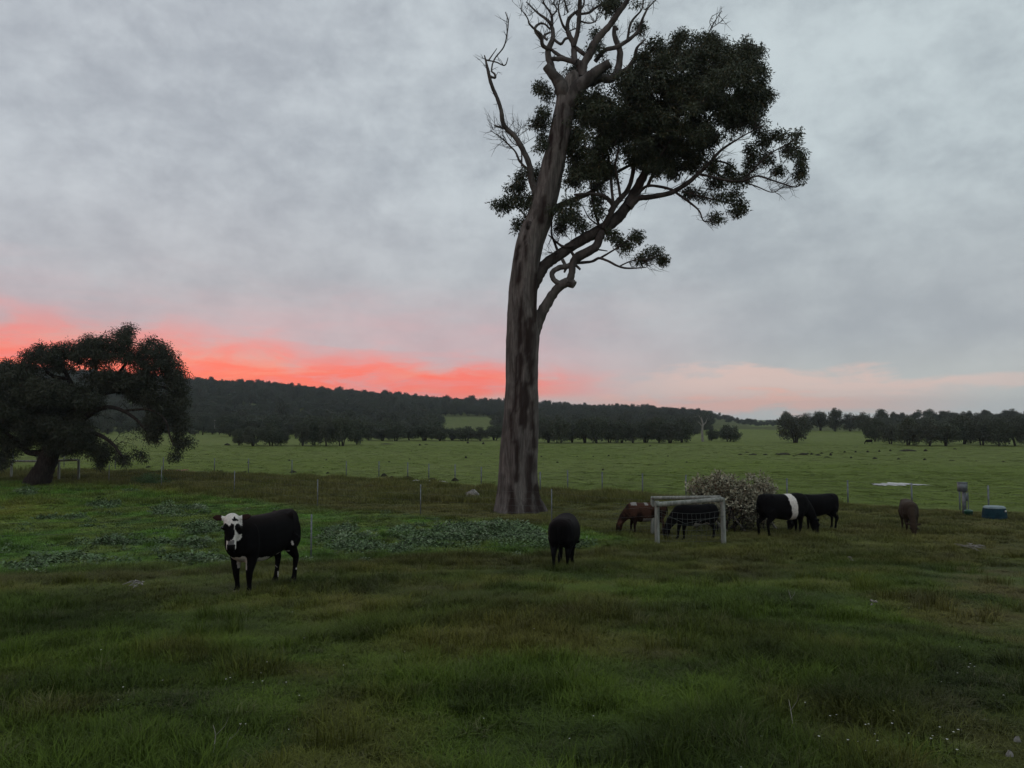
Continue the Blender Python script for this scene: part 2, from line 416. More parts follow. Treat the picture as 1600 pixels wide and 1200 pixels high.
# ground sheet: a polar grid finest near the viewer, out to the horizon
def terrain():
    rs = np.concatenate([np.linspace(.3, 34, 300), 34 * np.exp(np.linspace(.01, math.log(4500 / 34), 230))])
    th = np.concatenate([np.linspace(-math.pi, -.95, 50, endpoint=False), np.linspace(-.95, .95, 520), np.linspace(.95, math.pi, 50)[1:-1]])
    na = len(th)
    Rr, T = np.meshgrid(rs, th, indexing='ij')
    x = Rr * np.sin(T); y = Rr * np.cos(T)
    z = gh(x, y)
    V = np.stack([x, y, z], -1).reshape(-1, 3)
    V = np.vstack([V, [[0, 0, float(gh(0, 0))]]])
    i = np.arange(len(rs) - 1)[:, None]; j = np.arange(na)[None, :]; j2 = (j + 1) % na
    F4 = np.stack([i * na + j, (i + 1) * na + j, (i + 1) * na + j2, i * na + j2], -1).reshape(-1, 4)
    F4 = F4[:, ::-1]
    cen = len(V) - 1
    F3 = np.array([(k, (k + 1) % na, cen) for k in range(na)])[:, ::-1]
    mb = MB(); mb.add(V, F4)
    mb.f.append((F3, 0))
    m, t, b = mat('pasture_ground', .95, .1)
    a = t.n('ShaderNodeAttribute', attribute_name='tint')
    g = t.n('ShaderNodeNewGeometry')
    n_ = t.noise(g.outputs['Position'], 9, 6, .7); n2_ = t.noise(g.outputs['Position'], 1.3, 6, .65)
    k = t.mul(t.lin(n_, .3, .7, .72, 1.25), t.lin(n2_, .3, .7, .85, 1.15))
    t.put(b.inputs['Base Color'], t.mix(1.0, a.outputs['Color'], t.xyz(k, k, k), 'MULTIPLY'))
    bump(t, b, t.add(n_, n2_), .8, .08)
    o = mb.build('ground', m, smooth=True)
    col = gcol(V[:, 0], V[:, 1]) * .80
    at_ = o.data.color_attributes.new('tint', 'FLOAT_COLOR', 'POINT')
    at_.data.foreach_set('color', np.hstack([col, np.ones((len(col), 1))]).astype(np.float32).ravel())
    tag(o, kind='structure'); return o
ground = terrain()

# ------------------------------------------------------------------ instanced ground cover (one geometry-nodes object each)
hidden = bpy.data.collections.new('tuft_sources')
def blade_tuft(name, n, rad, h0, h1, wid, lean, seed, stems=0):
    r = np.random.default_rng(seed); mb = MB()
    a = r.random(n) * 2 * math.pi; q = rad * r.random(n) ** .6
    b = np.stack([np.cos(a) * q, np.sin(a) * q, np.full(n, -.02)], -1)
    h = h0 + (h1 - h0) * r.random(n) ** 1.3
    la = a + r.normal(size=n) * .9; ln = lean * (.3 + r.random(n))
    d = np.stack([np.cos(la), np.sin(la), np.zeros(n)], -1)
    s = np.stack([-np.sin(la + r.normal(size=n) * .8), np.cos(la), np.zeros(n)], -1); s = unit(s)
    wd = wid * (.6 + .8 * r.random((n, 1)))
    p1 = b + d * (h * ln * .25)[:, None] + np.array([0, 0, 1]) * (h * .55)[:, None]
    p2 = b + d * (h * ln)[:, None] + np.array([0, 0, 1]) * (h * (1 - .25 * ln))[:, None]
    V = np.stack([b - s * wd / 2, b + s * wd / 2, p1 + s * wd * .4, p1 - s * wd * .4, p2], 1)
    base = np.arange(n)[:, None] * 5
    mb.add(V.reshape(-1, 3), np.concatenate([base, base + 1, base + 2, base + 3], 1))
    mb.f.append((np.concatenate([base + 3, base + 2, base + 4], 1), 0))
    o = bpy.data.objects.new(name, mb.mesh(name, M_grass)); hidden.objects.link(o); return o
T_short = [blade_tuft('tuft', 70, .16, .04, .13, .006, .9, s) for s in (1, 2, 3)]
T_tall = [blade_tuft('tall_tuft', 60, .13, .09, .27, .0055, .8, s) for s in (4, 5, 6)]
T_coarse = [blade_tuft('coarse_tuft', 60, .30, .06, .24, .012, .8, s) for s in (7, 8, 9)]
def leaf_tuft(name, n, rad, h, ll, lw, seed):
    r = np.random.default_rng(seed); mb = MB()
    a = r.random(n) * 2 * math.pi; q = rad * r.random(n) ** .5
    p = np.stack([np.cos(a) * q, np.sin(a) * q, h * (.25 + .75 * r.random(n)) * (1 - .5 * q / rad)], -1)
    d = unit(np.stack([np.cos(a), np.sin(a), r.normal(size=n) * .35 + .1], -1) + r.normal(size=(n, 3)) * .4)
    s = unit(np.cross(d, np.array([0, 0, 1.]) + r.normal(size=(n, 3)) * .5))
    L = ll * (.6 + .8 * r.random((n, 1))); W = lw * (.7 + .6 * r.random((n, 1)))
    up = np.cross(s, d)
    q4 = np.stack([p, p + d * L * .5 + s * W * .5 + up * W * .15, p + d * L - up * L * .1, p + d * L * .5 - s * W * .5 + up * W * .15], 1)
    mb.quads(q4)
    st = np.stack([np.stack([p[:, 0] * .2, p[:, 1] * .2, p[:, 2] * 0 - .02], -1), np.stack([p[:, 0] * .2 + .004, p[:, 1] * .2, p[:, 2] * 0 - .02], -1), p + [.002, 0, 0], p - [.002, 0, 0]], 1)
    mb.quads(st)
    o = bpy.data.objects.new(name, mb.mesh(name, M_weed)); hidden.objects.link(o); return o
T_weed = [leaf_tuft('broad_leaf_plant', 40 + 8 * (s - 11), .20, .13 + .05 * (s - 11), .06 + .014 * (s - 11), .045, s) for s in (11, 12, 13)]
def far_crown(name, seed, w_, h_, leafmat, n=90, ncl=26, ls=.62):
    r = np.random.default_rng(seed)
    c = unit(r.normal(size=(ncl, 3))) * (r.random((ncl, 1)) ** .4) * np.array([w_ * .40, w_ * .40, h_ * .30]) + np.array([0, 0, h_ * .62])
    c[:, 2] = np.maximum(c[:, 2], h_ * .22)
    global rng; old = rng; rng = r
    q = leaves(c, n, w_ * .15, ls, ls * .62, .1)
    rng = old
    mb = MB(); mb.quads(q)
    mb.tube([(0, 0, -.4), (w_ * .02, 0, h_ * .25), (0, w_ * .02, h_ * .6)], [w_ * .035, w_ * .028, w_ * .012], 6, 1)
    for cc in c[:8]:
        mb.tube([(0, 0, h_ * .25), tuple(cc * np.array([.5, .5, .8])), tuple(cc)], [w_ * .02, w_ * .012, w_ * .004], 4, 1)
    return mb.mesh(name, [leafmat, M_dwood])
def gn_scatter(name, pts, rot, scl, tint, sources, seed, label=None, cat=None):
    """one object: tufts instanced on its points by geometry nodes"""
    col = bpy.data.collections.new(name + '_sources')
    for o in sources: col.objects.link(o)
    me = bpy.data.meshes.new(name); n = len(pts)
    me.vertices.add(n); me.vertices.foreach_set('co', np.asarray(pts, np.float32).ravel())
    a = me.attributes.new('rot', 'FLOAT_VECTOR', 'POINT'); a.data.foreach_set('vector', np.asarray(rot, np.float32).ravel())
    a = me.attributes.new('scl', 'FLOAT_VECTOR', 'POINT'); a.data.foreach_set('vector', np.asarray(scl, np.float32).ravel())
    a = me.attributes.new('tint', 'FLOAT_COLOR', 'POINT'); a.data.foreach_set('color', np.hstack([tint, np.ones((n, 1))]).astype(np.float32).ravel())
    o = bpy.data.objects.new(name, me); C.objects.link(o)
    ng = bpy.data.node_groups.new(name, 'GeometryNodeTree')
    ng.interface.new_socket('Geometry', in_out='INPUT', socket_type='NodeSocketGeometry')
    ng.interface.new_socket('Geometry', in_out='OUTPUT', socket_type='NodeSocketGeometry')
    N = ng.nodes; L = ng.links.new
    gi = N.new('NodeGroupInput'); go = N.new('NodeGroupOutput')
    m2p = N.new('GeometryNodeMeshToPoints'); iop = N.new('GeometryNodeInstanceOnPoints')
    ci = N.new('GeometryNodeCollectionInfo'); ci.inputs[0].default_value = col; ci.inputs['Separate Children'].default_value = True; ci.inputs['Reset Children'].default_value = True
    def na(nm, ty):
        x = N.new('GeometryNodeInputNamedAttribute'); x.data_type = ty; x.inputs[0].default_value = nm; return x.outputs[0]
    rv = N.new('FunctionNodeRandomValue'); rv.data_type = 'INT'; rv.inputs[4].default_value = 0; rv.inputs[5].default_value = len(sources) - 1; rv.inputs['Seed'].default_value = seed
    L(gi.outputs[0], m2p.inputs['Mesh']); L(m2p.outputs[0], iop.inputs['Points']); L(ci.outputs[0], iop.inputs['Instance'])
    iop.inputs['Pick Instance'].default_value = True
    L(rv.outputs[2], iop.inputs['Instance Index'])
    e2r = N.new('FunctionNodeEulerToRotation'); L(na('rot', 'FLOAT_VECTOR'), e2r.inputs[0]); L(e2r.outputs[0], iop.inputs['Rotation'])
    L(na('scl', 'FLOAT_VECTOR'), iop.inputs['Scale']); L(iop.outputs[0], go.inputs[0])
    md = o.modifiers.new('scatter', 'NODES'); md.node_group = ng
    tag(o, label, cat, kind='stuff'); return o
def wedge(n, d0, d1, side=.74, pad=2.5):
    d = np.sqrt(d0 ** 2 + (d1 ** 2 - d0 ** 2) * rng.random(n))
    x = (rng.random(n) * 2 - 1) * (side * d + pad); return x, d
def scatter_grass():
    parts = {'s': [], 't': [], 'c': []}
    for n, d0, d1, k in ((17000, 2.6, 10, .80), (38000, 10, 20, .95), (34000, 20, 34, 1.25), (26000, 34, 58, 1.7), (16000, 58, 125, 2.4)):
        x, y = wedge(n, d0, d1)
        px, py, far, pad, edge = zone(x, y)
        hgt = .55 + .9 * sstep(fbm(x * .8 + 9, y * .8 + 70, 3), .38, .68)
        tall = fbm(x * .45 + 100, y * .45, 3) + .10 * rng.normal(size=n)
        strip = (py < 850) & (far < .5) & (pad < .4)
        hgt = hgt * (1 + .5 * strip) * (1 + 1.0 * edge) * (1 - (.45 + .38 * (d0 >= 20)) * far)
        track = sstep(px, 1380, 1560) * sstep(py, 820, 900)
        hgt = hgt * (1 - .5 * track)
        keep = rng.random(n) > .55 * track
        hgt = hgt * (.80 if d0 < 10 else .68 if d0 == 10 else .55 if d0 == 20 else 1.0)
        for (qx, qy, ax, ay) in ((1404, 756, 52, 4.5), (270, 736.5, 42, 3)): keep &= (((px - qx) / ax) ** 2 + ((py - qy) / ay) ** 2 > 1)
        near = (y < 24)
        kind = np.where(near, np.where(tall > .56, 1, 0), 2)
        kind = np.where((edge > .4), 2 - (y < 14), kind)
        for key, q in (('s', 0), ('t', 1), ('c', 2)):
            mk = keep & (kind == q)
            kk = k if q < 2 else k * .62
            parts[key].append(np.stack([x[mk], y[mk], hgt[mk] * kk, np.full(mk.sum(), kk)], 1))
    cx_, cy_ = wedge(420, 4, 24)
    for a_, b_ in zip(cx_, cy_):
        m_ = random.randint(4, 9); q = rng.normal(size=(m_, 2)) * .16
        parts['t'].append(np.stack([a_ + q[:, 0], b_ + q[:, 1], np.full(m_, random.uniform(.75, 1.35)), np.full(m_, .9)], 1))
    out = [('pasture_grass', 's', T_short), ('tall_pasture_grass', 't', T_tall), ('coarse_pasture_grass', 'c', T_coarse)]
    lab = {'s': 'short green and olive pasture grass covering the foreground', 't': 'taller soft tufts of olive grass among the short foreground pasture',
           'c': 'coarse rough grass around the fences and further out in the paddock'}
    for nm, key, src in out:
        A = np.concatenate(parts[key]); n = len(A)
        x, y = A[:, 0], A[:, 1]
        rot = np.stack([rng.normal(size=n) * .08, rng.normal(size=n) * .08, rng.random(n) * 6.28], 1)
        scl = np.stack([A[:, 3], A[:, 3], A[:, 2]], 1)
        t = gcol(x, y) * (.85 + .35 * rng.random((n, 1))) * 1.05
        t = np.where(rng.random((n, 1)) < .05, t * .5 + np.array([.13, .115, .07]) * .5, t)
        gn_scatter(nm, np.stack([x, y, gh(x, y)], 1), rot, scl, t, src, 3, lab[key], 'grass')
scatter_grass()

def scatter_weeds():
    pts = []
    def patch(px, py, rx, ry, n):
        for _ in range(n):
            a = random.random() * 6.28; q = random.random() ** .5
            g = G(px + rx * q * math.cos(a), py + ry * q * math.sin(a)); pts.append((g.x, g.y, .7 + .6 * random.random()))
    for a in ((760, 835, 85, 16, 300), (820, 850, 45, 12, 110), (690, 850, 60, 10, 90), (540, 850, 50, 14, 100), (600, 862, 70, 8, 70), (530, 832, 30, 5, 28),
              (640, 836, 30, 8, 40), (720, 832, 30, 6, 50), (110, 882, 60, 9, 80), (30, 895, 40, 6, 45), (280, 800, 45, 10, 55), (320, 828, 30, 10, 40), (200, 850, 55, 6, 45),
              (160, 790, 25, 5, 30), (42, 770, 14, 6, 34), (205, 770, 16, 4, 16), (300, 853, 30, 5, 26), (100, 812, 40, 3, 18), (150, 885, 70, 8, 60), (895, 852, 25, 8, 20), (300, 880, 60, 6, 40)):
        patch(*a)
    for _ in range(260):
        g = G(random.uniform(0, 900), random.uniform(790, 885)); 
        if zone(np.array([g.x]), np.array([g.y]))[3][0] > .5: pts.append((g.x, g.y, .5 + .4 * random.random()))
    A = np.array(pts); n = len(A)
    rot = np.stack([rng.normal(size=n) * .1, rng.normal(size=n) * .1, rng.random(n) * 6.28], 1)
    scl = np.repeat(A[:, 2:3], 3, 1) * 1.05
    tint = np.array([.085, .130, .058]) * (.75 + .6 * rng.random((n, 1)))
    tint = np.where(rng.random((n, 1)) < .13, np.array([.15, .19, .11]), tint)
    gn_scatter('broad_leaf_weeds', np.stack([A[:, 0], A[:, 1], gh(A[:, 0], A[:, 1])], 1), rot, scl, tint, T_weed, 5, 'pale grey-green broad leaved weeds growing through the fenced green paddock', 'weeds')
scatter_weeds()

def flowers():
    mb = MB(); 
    spots = []
    for cx, cy, sx, sy, n in ((1365, 1165, 60, 18, 30), (400, 1085, 50, 10, 14), (1480, 1180, 30, 10, 12), (430, 1160, 40, 6, 6), (650, 1020, 200, 60, 14), (250, 1090, 120, 40, 8), (1120, 1120, 200, 60, 10), (1460, 960, 60, 60, 10), (1540, 1080, 50, 40, 12)):
        for _ in range(max(2, n // 2)): spots.append((random.gauss(cx, sx), min(random.gauss(cy, sy), 1230)))
    for px, py in spots:
        g = G(px, py); h = random.uniform(.08, .17); r = random.uniform(.003, .0055)
        mb.tube([g, g + Vector((random.uniform(-.02, .02), 0, h))], [.0012, .001], 3, 1, cap=False)
        c = g + Vector((0, 0, h))
        for k in range(5):
            a = k * 1.257; d = Vector((math.cos(a), math.sin(a), .3)); s = Vector((-math.sin(a), math.cos(a), 0))
            mb.quads([[tuple(c), tuple(c + d * r + s * r * .5), tuple(c + d * r * 1.8), tuple(c + d * r - s * r * .5)]])
    o = mb.build('small_wildflowers', [M_white, M_grass]); tag(o, 'tiny white flowers dotted through the foreground grass', 'flowers', kind='stuff')
flowers()

# ------------------------------------------------------------------ the big gum tree
TD = G(811, 801).y + .0
def z1(x, y): return (740 + x / 4, y / 4)
def z2(x, y): return (740 + x / 4.444, 250 + y / 4.444)
def z3(x, y): return (980 + x / 3.528, 20 + y / 3.528)
PXM = TD / F          # metres per photo pixel at the tree
def bigtree():
    base = G(811, 801)
    root = empty('gum_tree', base, 'tall leaning gum tree with scarred trunk, bare dead top branches and crown on its right', 'tree')
    skel = []
    # trunk: traced profile, round in section, flared and fluted at the foot
    prof = [(812, 815, 92), (811, 802, 80), (809, 785, 68), (808, 767, 61), (808, 740, 58.5), (810, 690, 57), (813, 650, 53), (815, 600, 50), (816, 560, 50), (817, 530, 51), (817, 500, 48), (817, 475, 45),
            (820, 430, 43), (827, 385, 42), (835, 358, 42), (843, 340, 40), (855, 295, 38), (863, 260, 36), (868, 240, 34), (876, 200, 33), (883, 165, 31), (887, 145, 31), (892, 130, 27), (896, 119, 20), (899, 112, 8)]
    pts = [at(x, y, TD) for x, y, w_ in prof]; rad = [w_ / 2 * PXM for x, y, w_ in prof]
    pts, rad = catmull(pts, rad, 7)
    seg = 64; V = []; n = len(pts)
    for i, (p, r) in enumerate(zip(pts, rad)):
        h = p.z - base.z
        for k in range(seg):
            a = 2 * math.pi * k / seg
            fl = math.exp(-max(h, 0) / .8)
            d = 1 + .05 * math.sin(3 * a + .5 * h) + .035 * math.sin(7 * a + 1.1 * math.sin(h * .7)) + fl * .10 * math.sin(6 * a + 1)
            d += .05 * (float(fbm(np.array(a * 3.0), np.array(h * 1.1 + 20), 3)) - .5) * 2 + .03 * (float(fbm(np.array(a * 14.0 + 9), np.array(h * 1.6), 2)) - .5) * 2
            t = (pts[min(i + 1, n - 1)] - pts[max(i - 1, 0)]).normalized()
            u = Vector((1, 0, 0)); u = (u - t * u.dot(t)).normalized(); v = t.cross(u)
            V.append(tuple(p + (u * math.cos(a) + v * math.sin(a)) * r * d))
    fs = [(i * seg + k, i * seg + (k + 1) % seg, (i + 1) * seg + (k + 1) % seg, (i + 1) * seg + k) for i in range(n - 1) for k in range(seg)]
    mb = MB(); mb.add(V, fs)
    mb.add([V[(n - 1) * seg + k] for k in range(seg)] + [tuple(pts[-1] + Vector((0, 0, .1)))], [(k, (k + 1) % seg, seg) for k in range(seg)])
    o = mb.build('trunk', M_bark, root, smooth=True)
    # long bark scars and the fire hollow at the foot: stains with a shape of their own
    co = np.array([v.co[:] for v in o.data.vertices]) + np.array(base)
    px, py = proj(co[:, 0], co[:, 1], co[:, 2]); front = co[:, 1] < TD + .1
    scar = np.zeros(len(co))
    for x0, y0, x1_, y1, w_ in ((800, 770, 803, 801, 6.5), (796, 762, 797, 801, 2.5), (813, 555, 815, 660, 4), (807, 560, 805, 640, 3), (828, 500, 830, 600, 4.5), (821, 600, 819, 665, 5), (808, 690, 807, 750, 3.5), (829, 715, 826, 800, 7), (838, 760, 843, 805, 6),
                              (833, 630, 834, 700, 3), (815, 470, 811, 545, 3.5), (812, 415, 811, 440, 3), (810, 385, 807, 405, 3), (849, 312, 846, 345, 4.5), (820, 372, 823, 400, 2.5), (822, 505, 823, 560, 3), (838, 430, 835, 500, 3.5), (825, 355, 829, 352, 5), (800, 640, 799, 690, 2),
                              (862, 210, 858, 260, 2.5), (880, 165, 876, 230, 3)):
        tt = np.clip((py - y0) / (y1 - y0 + 1e-6), 0, 1); cx = x0 + (x1_ - x0) * tt + 3 * (vnoise(py * .12, py * 0 + x0) - .5)
        wv = w_ * (.45 + .9 * vnoise(py * .09, py * 0 + x0 * 2)); over = np.maximum(np.maximum(y0 - py, py - y1), 0)
        scar = np.maximum(scar, np.exp(-((px - cx) / wv) ** 2 - (over / 5) ** 2) * front)
    at_ = o.data.attributes.new('scar', 'FLOAT', 'POINT'); at_.data.foreach_set('value', np.clip(scar * 1.4, 0, 1).astype(np.float32))
    # knot hole
    kb = MB(); kc = at(829, 353, TD, -.47)
    kb.tube([kc + Vector((-.02, .2, 0)), kc + Vector((0, 0, 0)), kc + Vector((0, -.05, .0)), kc + Vector((0, .03, 0))], [.17, .2, .15, .08], 14, gn=.15, cap=True)
    kb.build('knot', M_limb, root, smooth=True)
    skel += [(p, r) for p, r in zip(pts, rad)]
    def limb(conv, path, wid, m, dep=0, dend=None, sm=5, part='limb', gn=.20):
        n = len(path); dend = dep if dend is None else dend
        P_ = []
        for i, (x, y) in enumerate(path):
            X_, Y_ = conv(x, y); f = i / (n - 1)
            P_.append(at(X_, Y_, TD, dep * (1 - f) + dend * f + (random.uniform(-.06, .06) if 0 < i < n - 1 else 0)))
        Rr = [max(w_, 1.1) / 2 * PXM for w_ in wid]
        pp, rr = catmull(P_, Rr, sm)
        b = MB(); b.tube(pp, rr, 10 if max(wid) > 6 else 6, gn=gn); o = b.build(part, m, root, smooth=True)
        skel.extend(zip(pp, rr)); return o
    D_ = M_deadlimb; B_ = M_limb
    # dead crown at the top
    limb(z1, [(585, 680), (560, 570), (535, 515), (500, 470), (452, 412)], [12, 27, 21, 16, 13], D_, 0, -.3)
    limb(z1, [(530, 520), (505, 470), (480, 400), (465, 320), (495, 240), (490, 170), (460, 125), (400, 80), (330, 12)], [15, 12, 11, 10, 8, 6, 5, 3.5, 1.5], D_, 0, .5)
    limb(z1, [(470, 310), (430, 280), (425, 225), (390, 190), (350, 150), (335, 110), (290, 50)], [7, 6.5, 5, 4, 3, 2, 1], D_, .1, -.6)
    limb(z1, [(425, 250), (385, 190), (400, 155), (440, 148), (480, 185)], [5, 5, 4, 3, 3], D_, .1, .3)
    limb(z1, [(460, 250), (440, 225), (480, 200)], [4, 4, 3], D_, .1, .2)
    limb(z1, [(490, 160), (485, 90), (445, 30), (430, -10)], [5, 4, 3, 2], D_, .3, .9)
    limb(z1, [(480, 110), (520, 60), (500, 20), (515, -20)], [3, 2.5, 2, 1.5], D_, .4, .1)
    limb(z1, [(495, 240), (545, 275), (575, 242), (620, 240)], [5, 4.5, 4, 4], D_, .2, .2)
    limb(z1, [(480, 305), (540, 350), (620, 388)], [5, 6, 7], D_, .1, .1)
    limb(z1, [(480, 370), (560, 368), (640, 392)], [7, 8, 9], D_, .1, -.1)
    limb(z1, [(620, 620), (665, 545), (685, 480), (665, 410), (630, 370), (625, 280), (590, 200), (590, 130), (620, 90), (670, 55), (690, 20), (690, -40)], [30, 22, 15, 12, 10, 9, 7, 6, 5, 4, 3, 2], D_, 0, .4)
    limb(z1, [(640, 90), (720, 80), (760, 50), (820, 20), (900, 10)], [4, 4, 4, 3, 2], D_, .3, .8)
    limb(z1, [(625, 290), (650, 200), (660, 100), (665, 0), (670, -100)], [8, 7.5, 7, 6.5, 5], D_, .1, -.4)
    limb(z1, [(590, 200), (555, 150), (530, 60), (540, 0)], [5, 4, 2.5, 1.5], D_, .2, -.4)
    limb(z1, [(590, 80), (575, 30), (560, -20)], [4, 3, 2], D_, .3, .0)
    limb(z1, [(640, 300), (705, 350)], [7, 7], D_, .1, .1)
    limb(z1, [(660, 130), (720, 145), (765, 130), (775, 90)], [3, 2.5, 2, 1], D_, .0, -.5)
    limb(z1, [(590, 200), (620, 185), (650, 175)], [2, 2, 2], D_, .1, .0)
    limb(z1, [(680, 480), (690, 400), (740, 320), (775, 240), (850, 160), (905, 80), (950, 20), (990, -60)], [16, 13, 11, 11, 9.5, 9, 8, 6], D_, 0, -.8)
    limb(z1, [(700, 400), (715, 330), (740, 270), (800, 220)], [7, 6, 6, 5], D_, .2, .2)
    limb(z1, [(760, 385), (820, 315), (900, 292), (980, 240), (1030, 190), (1055, 120), (1090, 50), (1140, 0)], [7, 7, 7, 6, 5, 4, 3, 1.5], D_, .3, -.2)
    limb(z1, [(960, 255), (985, 140), (1050, 60), (1060, -10)], [4, 4, 3, 2], D_, .2, .6)
    limb(z1, [(585, 720), (600, 640), (640, 560), (700, 505), (780, 440), (852, 393)], [12, 24, 26, 21, 16, 13], D_, 0, -.5)
    limb(z1, [(700, 520), (800, 490), (860, 492), (900, 440), (915, 340), (905, 290), (882, 230), (880, 165)], [16, 13, 13, 12, 10, 9, 8, 6], D_, .1, .4)
    limb(z1, [(880, 185), (905, 180)], [5, 4], D_, .4, .4)
    limb(z1, [(870, 485), (960, 430), (1008, 360), (1020, 300), (1075, 245)], [11, 8.5, 6.5, 4.5, 1.5], D_, .1, -.2)
    # dead arm on the left
    limb(z1, [(430, 1290), (385, 1190), (358, 1110), (352, 1040), (305, 930), (255, 850), (190, 785), (172, 690), (150, 620), (112, 530), (90, 440), (68, 345)], [14, 12, 10, 9, 9, 8, 7.5, 6.5, 6, 5.5, 5, 1.5], D_, 0, -.8, 6)
    limb(z1, [(105, 480), (135, 485), (130, 460), (112, 440), (130, 370), (190, 290), (212, 190), (215, 130), (198, 75)], [4, 4, 3, 2.6, 2.4, 2.4, 2, 1.6, 1], D_, -.7, -.2)
    limb(z1, [(80, 375), (140, 388), (195, 408), (215, 360)], [2.4, 2.2, 2, 1], D_, -.7, -.9)
    limb(z1, [(92, 380), (145, 303)], [2.4, 1], D_, -.7, -.4)
    limb(z1, [(185, 800), (130, 785)], [4, 2.5], D_, -.4, -.7)
    limb(z1, [(345, 1065), (290, 1010), (262, 950), (215, 900), (170, 860), (105, 815)], [4.5, 4, 3, 2.5, 2, 1], D_, -.1, .8)
    limb(z1, [(300, 1040), (295, 930), (240, 890), (200, 830)], [3, 2, 1.5, 1], D_, 0, .5)
    # the great right limb
    limb(z2, [(400, 900), (440, 820), (490, 735), (560, 680), (680, 600), (800, 528), (900, 480), (1000, 400), (1060, 325), (1110, 240), (1170, 130), (1220, 30), (1290, -90), (1370, -220), (1430, -330)], [20, 19, 18, 18, 16.5, 18, 20, 19, 17, 16, 14, 12.5, 10, 8, 5], B_, 0, 1.2, 6)
    limb(z2, [(395, 1260), (430, 1170), (480, 1050), (540, 950), (600, 875), (660, 850), (700, 868)], [20, 18, 17, 15, 14, 16, 12], D_, 0, -.5, 6)
    limb(z2, [(660, 860), (680, 790), (690, 720), (730, 670), (840, 610), (875, 540), (890, 500)], [12, 11, 12, 15, 14, 12, 11], B_, -.5, .2, 6)
    limb(z2, [(610, 865), (560, 835), (545, 785), (590, 750), (660, 735), (720, 700)], [9, 8, 8, 8.5, 9, 9], D_, -.4, -.1)
    limb(z2, [(615, 690), (640, 740), (630, 780)], [6, 6, 3], D_, -.1, -.2)
    limb(z2, [(680, 640), (705, 680)], [5, 6], B_, .1, .1)
    limb(z2, [(700, 720), (740, 760)], [5, 4], D_, -.1, -.2)
    limb(z2, [(720, 715), (820, 705), (870, 682), (930, 700), (1010, 740), (1080, 752), (1200, 745)], [5, 4.5, 4.5, 4, 3.5, 3, 1.5], B_, 0, -.9)
    limb(z2, [(880, 680), (940, 645), (1010, 600), (1090, 540)], [3.5, 3, 2.2, 1.5], B_, 0, -.4)
    limb(z2, [(850, 620), (930, 632)], [3, 1.5], B_, 0, 0)
    limb(z2, [(1010, 740), (1100, 700), (1230, 680), (1290, 650)], [2.5, 2, 1.6, 1], B_, -.5, -.8)
    limb(z2, [(900, 470), (950, 380), (965, 310), (900, 250), (800, 235), (700, 242)], [12, 9, 7.5, 6, 5, 3.5], B_, .3, -.8)
    limb(z2, [(950, 360), (1000, 290), (1065, 215), (1100, 120), (1115, 0), (1120, -120)], [10, 9, 8, 7, 6, 4], B_, .2, .9)
    limb(z2, [(560, 340), (620, 305), (720, 265), (830, 215), (930, 125), (1040, 60), (1120, 20)], [10, 9, 8, 7.5, 6, 5, 4], B_, .3, 1.4)
    limb(z2, [(970, 300), (958, 190), (950, 60), (930, -60)], [5, 4.5, 4, 3], B_, .1, .6)
    limb(z2, [(1020, 260), (1000, 140), (985, 30), (1010, -80)], [5, 4, 3.5, 3], B_, .2, -.5)
    limb(z2, [(875, 470), (840, 350), (820, 250), (815, 130)], [4.5, 4, 3, 2], B_, .3, .8)
    limb(z2, [(870, 455), (800, 400), (755, 310)], [3, 2.2, 1.2], B_, .3, .5)
    limb(z2, [(700, 595), (620, 600), (565, 560), (520, 520)], [5, 4.5, 3.5, 2], B_, .0, .3)
    limb(z2, [(590, 650), (565, 580), (540, 510), (545, 430)], [4.5, 4, 3, 2], B_, .1, .5)
    limb(z2, [(470, 330), (380, 400), (300, 330), (210, 350)], [3, 2.5, 2, 1.4], B_, .8, 1.2)
    limb(z2, [(470, 250), (400, 260), (340, 210), (290, 170)], [3, 2.5, 2, 1.4], B_, .8, 1.2)
    # long thin right limbs
    limb(z3, [(10, 1070), (60, 1025), (130, 1015), (240, 992), (330, 940), (400, 880), (460, 822), (520, 755), (620, 690), (700, 640), (705, 590)], [14, 9, 8.5, 8, 7.5, 6.5, 5.5, 4, 2.5, 1.5, 1], B_, .4, -.8, 6)
    limb(z3, [(60, 1000), (110, 955), (200, 962), (280, 988)], [6, 4.5, 4.5, 4.5], B_, .4, .2)
    limb(z3, [(260, 985), (340, 1042), (395, 1090), (425, 1150), (480, 1135)], [4.5, 4, 3, 2, 1.2], B_, .2, -.9)
    limb(z3, [(300, 985), (400, 1010), (520, 1040), (600, 1060)], [3.5, 3, 2.5, 2], B_, .2, .4)
    limb(z3, [(400, 890), (470, 905), (560, 925), (640, 925), (720, 900), (820, 930), (920, 960), (960, 945)], [4.5, 4, 3.5, 3.5, 3, 2.5, 2, 1], B_, -.2, -1.1)
    limb(z3, [(470, 812), (550, 830), (600, 870)], [3.5, 3, 2.2], B_, -.2, .3)
    limb(z3, [(640, 925), (700, 860), (770, 790), (850, 740), (930, 700)], [3.2, 3, 2.5, 2, 1.2], B_, -.4, -1.0)
    limb(z3, [(640, 930), (720, 960), (800, 990), (850, 965)], [2.5, 2, 1.5, 1], B_, -.4, -.7)
    limb(z3, [(110, 960), (150, 870), (190, 780), (250, 690)], [6, 5, 4.5, 3.5], B_, .5, -.4)
    limb(z3, [(150, 800), (300, 740), (420, 620), (520, 500)], [8, 6, 5, 3], B_, .9, .3)
    limb(z3, [(240, 640), (330, 500), (430, 360), (500, 240)], [8, 6, 5, 3], B_, 1.1, .7)
    limb(z3, [(430, 360), (560, 300), (680, 220)], [5, 4, 3], B_, 1.0, .2)
    limb(z3, [(440, 130), (470, 70), (500, 20), (520, -10)], [2.6, 2, 1.5, 1], D_, .5, .5)
